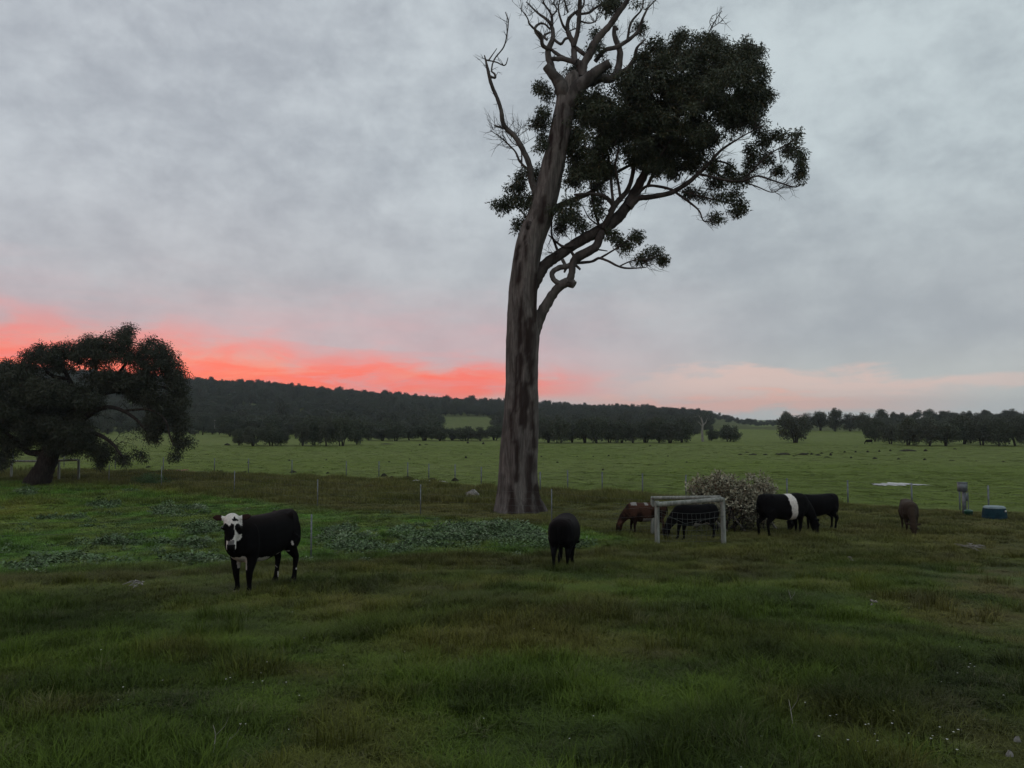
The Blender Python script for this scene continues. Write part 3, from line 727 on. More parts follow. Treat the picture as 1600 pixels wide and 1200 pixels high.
    limb(z3, [(470, 80), (500, 60), (530, 40)], [1.6, 1.2, .9], D_, .5, .6)
    limb(z3, [(470, 85), (455, 50), (470, 15)], [1.6, 1.2, .9], D_, .5, .3)
    # crown: leaf clumps hung on fine twigs
    blobs = [(1080, 75, 66, 24, 2.2), (1158, 92, 36, 30, 1.4), (1100, 60, 26, 10, .9), (1062, 58, 18, 10, .8), (1175, 80, 22, 16, .9), (1140, 140, 44, 34, 1.8), (1010, 190, 50, 34, 2), (985, 130, 40, 24, 1.5), (1110, 122, 88, 46, 3), (1180, 142, 22, 42, 1.2), (1022, 125, 50, 44, 2.2), (962, 172, 64, 40, 2.4), (1058, 188, 84, 46, 3.2), (1148, 178, 38, 34, 1.6),
             (1000, 230, 74, 32, 2.2), (1085, 236, 42, 24, 1.4), (918, 205, 42, 62, 1.8), (932, 262, 42, 30, 1.5), (1035, 262, 34, 12, .9), (1050, 258, 30, 14, 1.0), (1104, 215, 26, 18, 1.0), (1143, 184, 20, 14, .9),
             (852, 142, 14, 16, .7), (846, 178, 16, 8, .6), (850, 196, 14, 13, .6), (846, 224, 10, 16, .6), (840, 272, 12, 12, .6), (806, 288, 16, 14, .7), (816, 272, 10, 7, .5), (781, 320, 15, 10, .6), (800, 312, 16, 10, .6), (812, 345, 18, 9, .6), (822, 318, 12, 16, .6),
             (885, 330, 20, 18, .8), (902, 346, 18, 11, .7), (905, 278, 30, 20, 1.1), (930, 308, 14, 12, .6), (935, 330, 8, 8, .4), (878, 352, 14, 12, .7),
             (962, 3, 38, 11, .9), (1001, 45, 6, 8, .4), (892, 113, 14, 10, .6), (930, 53, 8, 6, .5), (936, 76, 7, 10, .4), (946, 112, 8, 8, .4), (925, 130, 14, 10, .6), (1004, 85, 8, 10, .4),
             (990, 372, 11, 10, .5), (982, 385, 10, 8, .4), (1024, 398, 13, 8, .5), (1037, 405, 4, 5, .2), (957, 366, 6, 6, .3), (1002, 405, 12, 5, .4), (968, 380, 6, 8, .3),
             (1187, 206, 9, 12, .5), (1193, 222, 14, 10, .6), (1215, 214, 9, 8, .4), (1240, 214, 10, 10, .5), (1246, 240, 11, 12, .5), (1254, 262, 9, 12, .4), (1248, 275, 9, 7, .4), (1172, 240, 13, 10, .5), (1190, 252, 16, 8, .5), (1217, 267, 7, 6, .3), (1168, 258, 8, 6, .3), (1230, 232, 8, 6, .3),
             (1128, 268, 22, 12, .7), (1140, 284, 20, 10, .6), (1115, 290, 12, 10, .5), (1150, 303, 12, 7, .4), (1160, 322, 10, 7, .4), (1152, 332, 6, 4, .3), (1095, 304, 14, 5, .4), (1118, 341, 6, 2.5, .2), (1078, 300, 8, 4, .3), (1125, 312, 14, 5, .4), (1165, 275, 10, 5, .3)]
    clumps = []
    for bx, by, rx, ry, dp in blobs:
        dens = 1.0 if rx > 30 else 1.15
        n = max(3, int(rx * ry * math.pi / 85 * dens * (1 + .35 * dp)))
        off = .4 + random.uniform(-.5, .6)
        nb = max(3, n // 8); sg = min(1, .45 + rx / 40)
        for _ in range(nb):
            v = unit(rng.normal(size=3)) * (rng.random() ** .36)
            for _ in range(max(2, n // nb + 1)):
                u = rng.normal(size=3) * np.array([5.5, .18, 4.2]) * sg
                clumps.append(tuple(at(bx + v[0] * rx + u[0], by + v[2] * ry + u[2], TD, off + v[1] * dp + u[1])))
        for _ in range(int(n * .45) + 1):
            v = unit(rng.normal(size=3)) * (rng.random() ** .45) * 1.08
            clumps.append(tuple(at(bx + v[0] * rx, by + v[2] * ry, TD, off + v[1] * dp)))
    K = np.array(clumps)
    sk = np.array([tuple(p) for p, r in skel]); nodes = list(map(tuple, sk))
    nodeN = np.array(nodes)
    dmin = np.array([np.min(np.linalg.norm(nodeN - k, axis=1)) for k in K])
    order = np.argsort(dmin)
    tw = MB(); cur = nodeN.copy()
    for oi in order:
        k = K[oi]; d = np.linalg.norm(cur - k, axis=1); d = d + 1.2 * np.maximum(cur[:, 2] - k[2], 0); j = int(np.argmin(d)); p0 = Vector(cur[j]); p1 = Vector(k)
        L = (p1 - p0).length
        if L < .05: continue
        mid = [p0.lerp(p1, f) + Vector(rng.normal(size=3) * .05 * L) + Vector((0, 0, .10 * L * math.sin(f * 3.14))) for f in (.33, .66)]
        r0 = min(.022, .008 + .006 * L)
        tw.tube([p0] + mid + [p1], [r0, r0 * .85, r0 * .65, .005], 4, cap=False)
        cur = np.vstack([cur, [tuple(m_) for m_ in mid], [k]])
    # bare fine twigs fanning from the outer limbs
    ends = [z3(520, 760), (z3(620, 690)), z3(560, 700), z3(700, 640), z3(820, 930), z3(920, 960), z3(760, 930), z3(700, 900), z3(640, 925), z3(425, 1150), z3(480, 820), z3(850, 850), z3(900, 900), z3(780, 960),
            z1(110, 815), z1(170, 860), z1(215, 900), z1(270, 860), z1(300, 800), z1(365, 790), z1(390, 850), z2(1100, 750), z2(1200, 745), z2(1180, 720), z2(1000, 640), z2(600, 530), z2(520, 640), z2(640, 520), z1(1060, 60), z1(980, 200), z1(900, 230),
            z1(350, 100), z1(300, 80), z1(430, 20), z1(520, 60), z1(560, 100), z1(740, 60), z1(1050, 290), z3(340, 1000), z3(300, 930), z3(400, 960), z2(780, 480), z2(700, 500), z1(480, 30), z1(620, 20), z1(760, 130), z1(250, 760)]
    for ex, ey in ends:
        e = at(ex, ey, TD, random.uniform(-.4, .4)); d = np.linalg.norm(sk - np.array(e), axis=1); j = int(np.argmin(d)); s0 = Vector(sk[j])
        outw = (e - Vector(at(900, 400, TD))).normalized()
        tw.tube([s0, e], [.014, .008], 4, cap=False)
        for q in range(9):
            dr = (outw + Vector(rng.normal(size=3) * .55)).normalized(); L = random.uniform(.35, .95)
            a = s0.lerp(e, random.random()); m_ = a + dr * L * .5 + Vector(rng.normal(size=3) * .06); b_ = m_ + (dr + Vector((0, 0, .35))).normalized() * L * .5
            tw.tube([a, m_, b_], [.009, .0065, .003], 4, cap=False)
            c_ = m_ + (dr + Vector(rng.normal(size=3) * .6)).normalized() * L * .35
            tw.tube([m_, c_], [.006, .003], 3, cap=False)
    for _ in range(520):
        j = random.randrange(len(skel)); s0, r0 = skel[j]
        if r0 > .16 or s0.z < base.z + 11: continue
        dr = (Vector((s0.x, s0.y, s0.z)) - at(880, 260, TD)).normalized() + Vector(rng.normal(size=3) * .8); dr.normalize(); L = random.uniform(.2, .9)
        a = Vector(s0); m_ = a + dr * L * .5 + Vector(rng.normal(size=3) * .05); b_ = m_ + (dr + Vector(rng.normal(size=3) * .4)).normalized() * L * .5
        tw.tube([a, m_, b_], [.014, .010, .004], 4, cap=False)
        c_ = m_ + (dr + Vector(rng.normal(size=3) * .7)).normalized() * L * .4; tw.tube([m_, c_], [.008, .003], 3, cap=False)
    tw.build('twigs', M_limb, root)
    cr = MB()
    big = leaves(K, 60, .25, .135, .044, .3, down=.22); cr.quads(big)
    o = cr.build('crown', M_gum, root); return root
bigtree()

# ------------------------------------------------------------------ dark spreading tree at the left
def lefttree():
    base = G(62, 757); D = base.y; pm = D / F
    root = empty('spreading_tree', base, 'dark spreading tree with weeping foliage and leaning trunk at the left edge', 'tree')
    z5 = lambda x, y: (x / 4, 480 + y / 4)
    skel = []
    def limb(path, wid, off=0, oend=0, part='limb', seg=9, gn=.14):
        n = len(path); P_ = [at(*z5(x, y), D, off + (oend - off) * i / (n - 1)) for i, (x, y) in enumerate(path)]
        pp, rr = catmull(P_, [w_ / 4 / 2 * pm for w_ in wid], 5); b = MB(); b.tube(pp, rr, seg, gn=gn); b.build(part, M_dwood, root, smooth=True); skel.extend(tuple(p) for p in pp)
    limb([(225, 1135), (240, 1090), (268, 1030), (290, 980), (310, 920), (340, 860), (370, 800)], [190, 150, 118, 112, 112, 96, 80], part='trunk', seg=20)
    limb([(150, 1128), (195, 1080), (240, 1020)], [60, 70, 80], -.5, 0)
    limb([(260, 910), (180, 908), (130, 865), (60, 800), (-60, 740)], [50, 34, 28, 22, 14], 0, -.8)
    limb([(340, 860), (280, 740), (200, 620), (120, 520), (40, 440)], [70, 55, 42, 30, 16], 0, 1.2)
    limb([(360, 820), (420, 700), (460, 560), (430, 450), (380, 350)], [80, 60, 46, 30, 16], 0, .3)
    limb([(430, 450), (330, 430), (270, 370), (220, 300)], [26, 22, 16, 10], .2, -.8)
    limb([(370, 800), (450, 740), (540, 680), (610, 640), (690, 625), (770, 648), (850, 700), (900, 760)], [80, 60, 42, 32, 26, 22, 18, 10], 0, -1.5)
    limb([(450, 740), (520, 610), (640, 540), (760, 520), (900, 520), (1020, 500), (1100, 560)], [60, 48, 38, 28, 24, 20, 12], 0, 1.5)
    limb([(520, 610), (580, 480), (600, 380), (590, 280)], [38, 26, 20, 12], .3, .5)
    limb([(640, 540), (720, 440), (780, 360), (820, 280)], [30, 22, 16, 10], .6, 1.2)
    limb([(760, 520), (880, 430), (1000, 360), (1080, 330)], [22, 18, 14, 8], .8, .4)
    limb([(770, 648), (930, 640), (1030, 700), (1060, 800), (1090, 870)], [16, 14, 12, 10, 5], -1, -1.6)
    limb([(400, 800), (440, 880), (450, 920)], [30, 24, 10], 0, -.8)
    limb([(450, 760), (600, 790), (700, 850), (760, 930)], [34, 26, 20, 10], 0, -1.8)
    blobs = [(15, 585, 35, 24, 2), (70, 553, 36, 15, 1.5), (112, 550, 30, 14, 1.4), (150, 543, 34, 18, 1.6), (188, 528, 22, 17, 1.2), (200, 519, 6, 9, .4), (98, 572, 26, 7, 1.2), (150, 566, 22, 7, 1.2), (205, 560, 24, 9, 1.2), (232, 575, 26, 12, 1.3), (178, 552, 26, 10, 1.3), (50, 575, 24, 6, 1.2), (85, 562, 20, 8, 1), (128, 562, 14, 6, 1), (235, 548, 26, 17, 1.3), (262, 566, 20, 20, 1.1), (255, 541, 7, 5, .4), (274, 592, 18, 24, 1.1), (280, 625, 14, 26, 1), (282, 662, 12, 20, .9),
             (280, 690, 12, 10, .7), (274, 711, 8, 8, .5), (252, 640, 22, 30, 1.3), (235, 668, 18, 14, 1), (246, 684, 12, 7, .6), (215, 598, 40, 18, 1.6), (165, 588, 40, 11, 1.6), (60, 612, 60, 28, 2.4), (120, 625, 45, 24, 2), (10, 640, 45, 36, 2.2), (60, 665, 55, 26, 2.2), (105, 672, 36, 34, 1.9), (90, 700, 30, 14, 1.4),
             (126, 684, 24, 22, 1.5), (158, 704, 24, 14, 1.3), (190, 714, 12, 11, .8), (157, 722, 9, 8, .6), (4, 716, 14, 17, .9), (220, 709, 7, 6, .4), (20, 690, 30, 14, 1.2), (222, 620, 26, 10, 1.3), (185, 600, 38, 10, 1.4), (295, 690, 5, 9, .4), (-30, 640, 40, 60, 2), (-40, 590, 40, 30, 2)]
    K = []
    for bx, by, rx, ry, dp in blobs:
        n = max(5, int(rx * ry * math.pi / 42 * (1 + .3 * dp)))
        for _ in range(n):
            v = unit(rng.normal(size=3)) * (rng.random() ** .42); K.append(tuple(at(bx + v[0] * rx * 1.05 + rng.normal() * 2.5, by + v[2] * ry + rng.normal() * 2, D, v[1] * dp * 1.3)))
    # thin weeping veil across the middle
    for _ in range(50): K.append(tuple(at(random.uniform(135, 240), random.uniform(625, 695), D, random.uniform(-2, 1))))
    K = np.array(K); sk = np.array(skel); cur = sk.copy(); tw = MB()
    for oi in np.argsort([np.min(np.linalg.norm(sk - k, axis=1)) for k in K]):
        k = K[oi]; d = np.linalg.norm(cur - k, axis=1) + .8 * np.maximum(cur[:, 2] - k[2] - 1.0, 0); j = int(np.argmin(d)); p0 = Vector(cur[j]); p1 = Vector(k); L = (p1 - p0).length
        if L < .05: continue
        mid = [p0.lerp(p1, f) + Vector(rng.normal(size=3) * .06 * L) + Vector((0, 0, .15 * L * math.sin(f * 3.14))) for f in (.33, .66)]
        tw.tube([p0] + mid + [p1], [min(.03, .010 + .008 * L)] * 2 + [.012, .006], 4, cap=False); cur = np.vstack([cur, [tuple(m_) for m_ in mid], [k]])
    tw.build('twigs', M_dwood, root)
    cr = MB(); cr.quads(leaves(K[:-50], 100, .38, .15, .045, .4, down=.30)); cr.quads(leaves(K[-50:], 16, np.array([.35, .35, .6]), .15, .030, .5, down=.6))
    cr.build('crown', M_left, root)
lefttree()

# ------------------------------------------------------------------ far trees and wooded hill
CR = [far_crown('tree_crown', 50 + i, w_, h_, mm, n_, c_, ls) for i, (w_, h_, mm, n_, c_, ls) in enumerate([(9, 6.5, M_far, 110, 30, .42), (7, 7.5, M_far2, 110, 26, .40), (10, 5.5, M_far, 110, 32, .42), (8, 8.5, M_far2, 100, 26, .42)])]
def trunk_mesh(seed, w_, h_):
    r = random.Random(seed); mb = MB()
    for s in range(r.choice((2, 3, 4))):
        a = r.uniform(-.5, .5) * w_ * .5; b = r.uniform(-.3, .3) * w_ * .3
        mb.tube([(a * .25, b * .3, -.3), (a * .5, b * .5, h_ * .2), (a * 1.1, b, h_ * .5)], [w_ * .026, w_ * .020, w_ * .010], 6)
    return mb.mesh('trunk', M_dwood)
def crown_only(seed, w_, h_, lm, under):
    r = np.random.default_rng(seed); ncl = 34
    c = unit(r.normal(size=(ncl, 3))) * (r.random((ncl, 1)) ** .35) * np.array([w_ * .44, w_ * .36, h_ * .42]) + np.array([0, 0, h_ * .54])
    c[:, 2] = np.maximum(c[:, 2], h_ * under)
    global rng; old = rng; rng = r
    q = leaves(c, 170, w_ * .13, w_ * .042, w_ * .026, .1); rng = old
    mb = MB(); mb.quads(q)
    for cc in c[:12]: mb.tube([(0, 0, h_ * .2), tuple(cc * np.array([.5, .5, .8])), tuple(cc)], [w_ * .014, w_ * .009, w_ * .003], 4, 1, cap=False)
    return mb.mesh('crown', [lm, M_dwood])
PT = [(crown_only(70 + i, w_, h_, lm, u), trunk_mesh(70 + i, w_, h_), w_, h_) for i, (w_, h_, lm, u) in enumerate([(8, 5.5, M_far, .13), (7, 6, M_far2, .10), (9, 5.2, M_far, .15), (6, 6.5, M_far2, .18), (7.5, 5, M_far, .08)])]
def place_tree(name, px, py, wpx, hpx, k, label, group, rz=None):
    g = G(px, py); D = g.y; cm, tm, w_, h_ = PT[k % len(PT)]
    root = empty(name, g, label, 'tree', group, random.uniform(0, 6.28))
    sx = wpx * D / F / w_; sz = hpx * D / F / h_
    for nm, me in (('crown', cm), ('trunk', tm)):
        o = bpy.data.objects.new(nm, me); C.objects.link(o); o.parent = root
    root.scale = (sx, sx, sz); return root
ORD = 'first second third fourth fifth sixth seventh eighth ninth tenth eleventh twelfth thirteenth fourteenth fifteenth sixteenth seventeenth eighteenth nineteenth twentieth'.split()
def nth(i, n): return 'leftmost' if i == 0 else 'rightmost' if i == n - 1 else ORD[i] + ' from the left'
# left clump
for i, (x, y, w_, h_) in enumerate([(372, 696, 26, 24), (395, 697, 46, 33), (424, 697, 44, 32), (440, 696, 30, 26)]):
    place_tree('paddock_tree', x, y, w_, h_, i, 'dark low tree in the leftmost clump in the field, ' + nth(i, 4), 'trees of the small clump in the field')
for i, (x, y, w_, h_) in enumerate([(473, 697, 34, 44), (490, 696, 40, 40), (512, 697, 44, 46), (534, 697, 44, 44), (556, 695, 36, 36)]):
    place_tree('paddock_tree', x, y, w_, h_, i + 1, 'dark tree in the tall clump forward of the wood, ' + nth(i, 5), 'trees of the tall clump in the field')
for i, x in enumerate(range(350, 560, 34)):
    place_tree('paddock_tree', x + 8, 682, 46, 32, i, 'grey-green tree at the wood edge behind the two field clumps, ' + nth(i, 7), 'wood edge trees behind the clumps')
for i, x in enumerate(list(range(575, 790, 22))):
    place_tree('paddock_tree', x, 688 + (i % 3) * .6, 42, random.uniform(20, 28) if x < 670 else random.uniform(20, 23), i, 'dark bushy tree in the row left of the gum trunk, ' + nth(i, 10), 'row of trees left of the gum')
for i, x in enumerate(list(range(838, 1085, 19))):
    place_tree('paddock_tree', x, 691.5 + (i % 3) * .5, 44, random.uniform(30, 38), i, 'dark spreading tree in the row right of the gum trunk, ' + nth(i, 13), 'row of trees right of the gum')
place_tree('paddock_tree', 1113, 689, 24, 17, 0, 'small dark round tree just left of the lone paddock tree', None)
place_tree('paddock_tree', 1139, 690, 44, 24, 2, 'lone dark spreading tree in the open field right of the tree row', None)
place_tree('paddock_tree', 1243, 692, 56, 48, 1, 'tall dark round tree at the right, alone before the far wood', None)
for i, (x, y, w_, h_) in enumerate([(1366, 690, 40, 34), (1392, 694, 44, 34), (1420, 696, 50, 40), (1450, 697, 52, 44), (1478, 697, 48, 36), (1505, 694, 52, 42), (1535, 696, 54, 46), (1562, 697, 50, 40), (1590, 697, 56, 48), (1622, 697, 56, 48)]):
    place_tree('paddock_tree', x, y, w_, h_, i, 'dark spreading tree in the long row on the right side, ' + nth(i, 10), 'row of trees on the right')
for i, (x, y, w_, h_) in enumerate([(1228, 671, 26, 26), (1262, 673, 30, 28), (1282, 673, 30, 30), (1305, 674, 30, 34), (1328, 674, 32, 30), (1350, 675, 34, 28)]):
    place_tree('paddock_tree', x, y, w_, h_, i + 2, 'tall tree of the hedge line behind the right field, ' + nth(i, 6), 'hedge line behind the right field')

def forest():
    pts = []; n = 0
    r = np.random.default_rng(21)
    def ok(x, y):
        px = 800 + F * x / y; d = math.hypot(x, y)
        if px < 1110 and not (d < 205):
            # the small clearings on the slope
            z = float(gh(x, y)); _, py = proj(x, y, z)
            if 683 < px < 774 and 651 < py < 680: return False
            if 365 < px < 385 and 634 < py < 640: return False
            return True
        return False
    A = []
    dd = np.sqrt(205 ** 2 + (735 ** 2 - 205 ** 2) * r.random(19000)); xs = (-1.0 + 1.30 * r.random(19000)) * dd
    for x, y in zip(xs, dd):
        if ok(x, y): A.append((x, y, 1 + .0 * r.random()))
    # ridge line
    for px in np.arange(-120, 1130, 3.2):
        D = r.uniform(600, 700); A.append(((px - 800) / F * D, D, 1.15))
    # low far woods on the right and the knoll
    for px in np.arange(1040, 1480, .8):
        D = r.uniform(430, 700); A.append(((px - 800) / F * D, D, .80))
    for _ in range(520):
        x = r.normal(205, 62); y = r.normal(305, 42)
        if y > 225 and x / y > .455 + .03 * r.random(): A.append((x, y, 1.0))
    for px in np.arange(1380, 1760, 5):
        for D in (265, 420): A.append(((px - 800) / F * D, D + r.uniform(-15, 15), 1.0 if D < 300 else 1.15))
    A = np.array(A); n = len(A)
    s = A[:, 2] * (.50 + .8 * r.random(n) ** 1.5) * (.52 + .04 * sstep(np.hypot(A[:, 0], A[:, 1]), 250, 480)) * np.where(A[:, 0] / A[:, 1] > .05, .85, 1)
    s = np.where(r.random(n) < .06, s * 1.25, s)
    rot = np.stack([r.normal(size=n) * .12, r.normal(size=n) * .12, r.random(n) * 6.28], 1)
    scl = np.stack([s, s * (.8 + .5 * r.random(n)), s * (.75 + .65 * r.random(n))], 1)
    src = []
    for me in CR:
        o = bpy.data.objects.new('tree_crown', me); hidden.objects.link(o); src.append(o)
    gn_scatter('far_woodland', np.stack([A[:, 0], A[:, 1], gh(A[:, 0], A[:, 1]) - .2], 1), rot, scl, np.full((n, 3), .1), src, 9, 'dark far-off woodland covering the long hill behind the fields', 'woodland')
forest()

# pale dead tree before the wood
def dead_tree():
    g = G(1098, 690); root = empty('dead_tree', g, 'pale bare dead tree standing in front of the wood right of the gum', 'tree'); D = g.y; mb = MB()
    mb.tube([at(1098, 691, D), at(1097, 675, D), at(1098, 662, D), at(1096, 652, D)], [.28, .2, .15, .06], 8); mb.build('trunk', M_wood, root, smooth=True)
    for (a, b, c_, d_) in ((1098, 668, 1088, 656), (1098, 666, 1106, 652), (1097, 660, 1091, 648), (1098, 664, 1104, 659)):
        b2 = MB(); b2.tube([at(a, b, D), at((a + c_) / 2 + 1, (b + d_) / 2, D, .3), at(c_, d_, D, .5)], [.09, .06, .02], 5); b2.build('limb', M_wood, root, smooth=True)
dead_tree()

# ------------------------------------------------------------------ evening haze
def haze():
    mb = MB(); mb.box((0, 1500, 45), (5200, 5200, 102))
    m = bpy.data.materials.new('haze'); m.use_nodes = True; m.node_tree.nodes.clear(); t = NT(m.node_tree)
    v = t.n('ShaderNodeVolumePrincipled'); v.inputs['Density'].default_value = .00018; v.inputs['Color'].default_value = (.80, .88, 1.0, 1)
    v.inputs['Anisotropy'].default_value = .2
    o_ = t.n('ShaderNodeOutputMaterial'); t.t.links.new(v.outputs[0], o_.inputs['Volume'])
    o = mb.build('haze', m); tag(o, 'thin evening haze over the fields and hill', 'haze', kind='stuff')
haze()

# ------------------------------------------------------------------ fences
def post_steel(mb, g, h, w_=.035):
    mb.box((g.x, g.y, g.z + h / 2 - .1), (w_, .012, h + .2)); mb.box((g.x, g.y + .016, g.z + h / 2 - .1), (.010, .022, h + .2))
def steel_fence(posts, h, label, wires, sag=.02, wr=.004, w_=.04, net=False, timber=()):
    pts = [G(*p) for p in posts]; root = empty('wire_fence', pts[0], label, 'fence')
    for i, g in enumerate(pts):
        mb = MB()
        if i in timber: continue
        post_steel(mb, g, h, w_); mb.build('post', M_steel, root)
    for hh in wires:
        mb = MB()
        for a, b in zip(pts[:-1], pts[1:]):
            L = [a.lerp(b, t / 8) + Vector((0, -.02, hh - sag * math.sin(t / 8 * math.pi) * (1 + hh))) for t in range(9)]
            for q in L: pass
            mb.tube(L, [wr] * 9, 4, cap=False)
        mb.build('wire', M_wire, root)
    if net:
        mb = MB()
        for a, b in zip(pts[:-1], pts[1:]):
            n = int((b - a).length / .30)
            for k in range(1, n):
                p = a.lerp(b, k / n); mb.tube([p + Vector((0, -.02, wires[0])), p + Vector((0, -.02, wires[-1] - .02))], [wr * .6] * 2, 3, cap=False)
        mb.build('netting', M_wire, root)
    return root
steel_fence([(-330, 902), (60, 895), (486, 874), (790, 862), (1027, 849)], 1.12, 'near wire fence with thin steel posts along the dark sedge strip', [.15, .45, .8, 1.05], wr=.0018, timber=(0, 1, 3, 4))
steel_fence([(170, 757), (252, 762), (366, 773), (496, 793), (657, 806), (862, 818), (1020, 838)], 1.2, 'middle netting fence with slim steel posts running behind the green paddock to the gum', [.12, .35, .6, .85, 1.1], wr=.0022, net=True, timber=(6,))
far_posts = [(20, 727), (100, 730), (180, 733), (255, 736), (335, 738), (388, 739), (456, 742), (541, 744), (592, 745), (637, 747), (670, 750), (711, 752), (752, 757), (844, 768), (887, 765), (941, 768), (1004, 772), (1072, 775), (1140, 778), (1230, 783), (1325, 787), (1425, 793), (1500, 797), (1545, 799), (1640, 803)]
steel_fence(far_posts, 1.05, 'far wire fence of weathered posts along the edge of the big green field', [.4, .75, 1.0], wr=.003, w_=.07)

def timber_rail(mb, a, b, r0, r1, seg=14):
    mb.tube([a, a.lerp(b, .33), a.lerp(b, .66), b], [r0, r0 * .97, r1 * 1.02, r1], seg, gn=.05)
def strainer():
    A = G(1027, 850); Bk = G(1020, 836); Cn = G(1131, 850)
    root = empty('timber_fence_strainer', A, 'weathered grey timber fence corner frame of three round posts and two top rails', 'fence frame')
    def pst(g, toppx, toppy, r):
        D = g.y; t = at(toppx, toppy, D); mb = MB(); mb.tube([g + Vector((0, 0, -.3)), g.lerp(t, .5), t], [r * 1.08, r, r * .95], 16, gn=.05); mb.build('post', M_timber, root, smooth=True); return t
    tA = pst(A, 1026.5, 783, .070); tB = pst(Bk, 1019.5, 778, .065); tC = pst(Cn, 1129, 778, .070)
    mb = MB(); timber_rail(mb, at(1025, 788.5, A.y - .12), at(1129, 780, Cn.y - .12), .074, .064); mb.build('rail', M_timber, root, smooth=True)
    mb = MB(); timber_rail(mb, at(1018, 778, Bk.y), at(1126, 777, Cn.y + .12), .055, .055); mb.build('rail', M_timber, root, smooth=True)
    # ring-lock netting between the front posts, slack and bellied
    def net(a, b, top, nst, name, sagk=.10, r=.0038):
        mb = MB(); hs = [.1, .28, .45, .62, .80, top]
        def P(t, h): return a.lerp(b, t) + Vector((.02 * math.sin(9 * t + h * 5), -.06 - .07 * math.sin(t * 3.14), h - sagk * math.sin(t * math.pi) * (h / top)))
        for h in hs: mb.tube([P(t / 12, h) for t in range(13)], [r] * 13, 4, cap=False)
        for k in range(1, nst):
            t = k / nst; mb.tube([P(t, h) for h in hs], [r * .8] * len(hs), 4, cap=False)
        mb.build(name, M_wire, root)
    net(A, Cn, .98, 14, 'netting')
    net(Bk + Vector((-1.15, .5, 0)), Bk, .95, 6, 'netting', .05)
    # diagonal twitch wire
    mb = MB(); mb.tube([A + Vector((0, -.1, .95)), A.lerp(Cn, .4) + Vector((0, -.14, .6)), Cn + Vector((0, -.1, .82))], [.005] * 3, 5); mb.build('wire', M_wire, root)
strainer()
def strainer_far():
    P1 = G(18, 748); P2 = G(92, 751); P3 = G(123, 752); root = empty('timber_fence_rail', P1, 'grey timber rail frame behind the trunk of the spreading tree', 'fence frame')
    tops = []
    for g, (tx, ty) in ((P1, (18, 719)), (P2, (92, 719)), (P3, (123, 718))):
        t = at(tx, ty, g.y); mb = MB(); mb.tube([g - Vector((0, 0, .2)), t], [.08, .075], 10, gn=.05); mb.build('post', M_timber, root, smooth=True); tops.append(t)
    mb = MB(); timber_rail(mb, tops[0] + Vector((0, -.08, -.06)), tops[1] + Vector((0, -.08, -.06)), .07, .07); mb.build('rail', M_timber, root, smooth=True)
    mb = MB(); timber_rail(mb, tops[1] + Vector((.0, -.16, -.02)), tops[2] + Vector((0, -.1, -.02)), .075, .07); mb.build('rail', M_timber, root, smooth=True)
strainer_far()

# ------------------------------------------------------------------ cattle
def m_coat():
    m, t, b = mat('cattle_coat', .75, .06)
    a = t.n('ShaderNodeAttribute', attribute_name='coat'); co = t.n('ShaderNodeTexCoord')
    nz = t.noise(co.outputs['Object'], 22, 5, .7); n2_ = t.noise(co.outputs['Object'], 3, 3)
    k = t.mul(t.lin(nz, .3, .7, .75, 1.25), t.lin(n2_, .3, .7, .85, 1.15))
    t.put(b.inputs['Base Color'], t.mix(1.0, a.outputs['Color'], t.xyz(k, k, k), 'MULTIPLY'))
    bump(t, b, t.noise(co.outputs['Object'], 60, 4, .7), .5, .006)
    return m
M_coat = m_coat()
M_eye = m_simple('dark_eye', (.004, .004, .004), (.006, .005, .005), 5, .15, .6, bumps=0)
def ring_loft(mb, secs, seg=18):
    """secs: (centre, side vector*half width, up vector*half height)"""
    V = []
    for c, s_, u_ in secs:
        for k in range(seg):
            a = 2 * math.pi * k / seg; ca, sa = math.cos(a), math.sin(a)
            e = .85
            V.append(tuple(Vector(c) + Vector(s_) * (abs(ca) ** e * math.copysign(1, ca)) + Vector(u_) * (abs(sa) ** e * math.copysign(1, sa))))
    n = len(secs); fs = [(i * seg + k, i * seg + (k + 1) % seg, (i + 1) * seg + (k + 1) % seg, (i + 1) * seg + k) for i in range(n - 1) for k in range(seg)]
    mb.add(V, fs)
    for idx, c, fl in ((0, secs[0][0], 1), ((n - 1) * seg, secs[-1][0], 0)):
        ring = V[idx:idx + seg]; tri = [(j, (j + 1) % seg, seg) for j in range(seg)]
        if fl: tri = [(b_, a_, c_) for a_, b_, c_ in tri]
        mb.add(ring + [tuple(c)], tri)
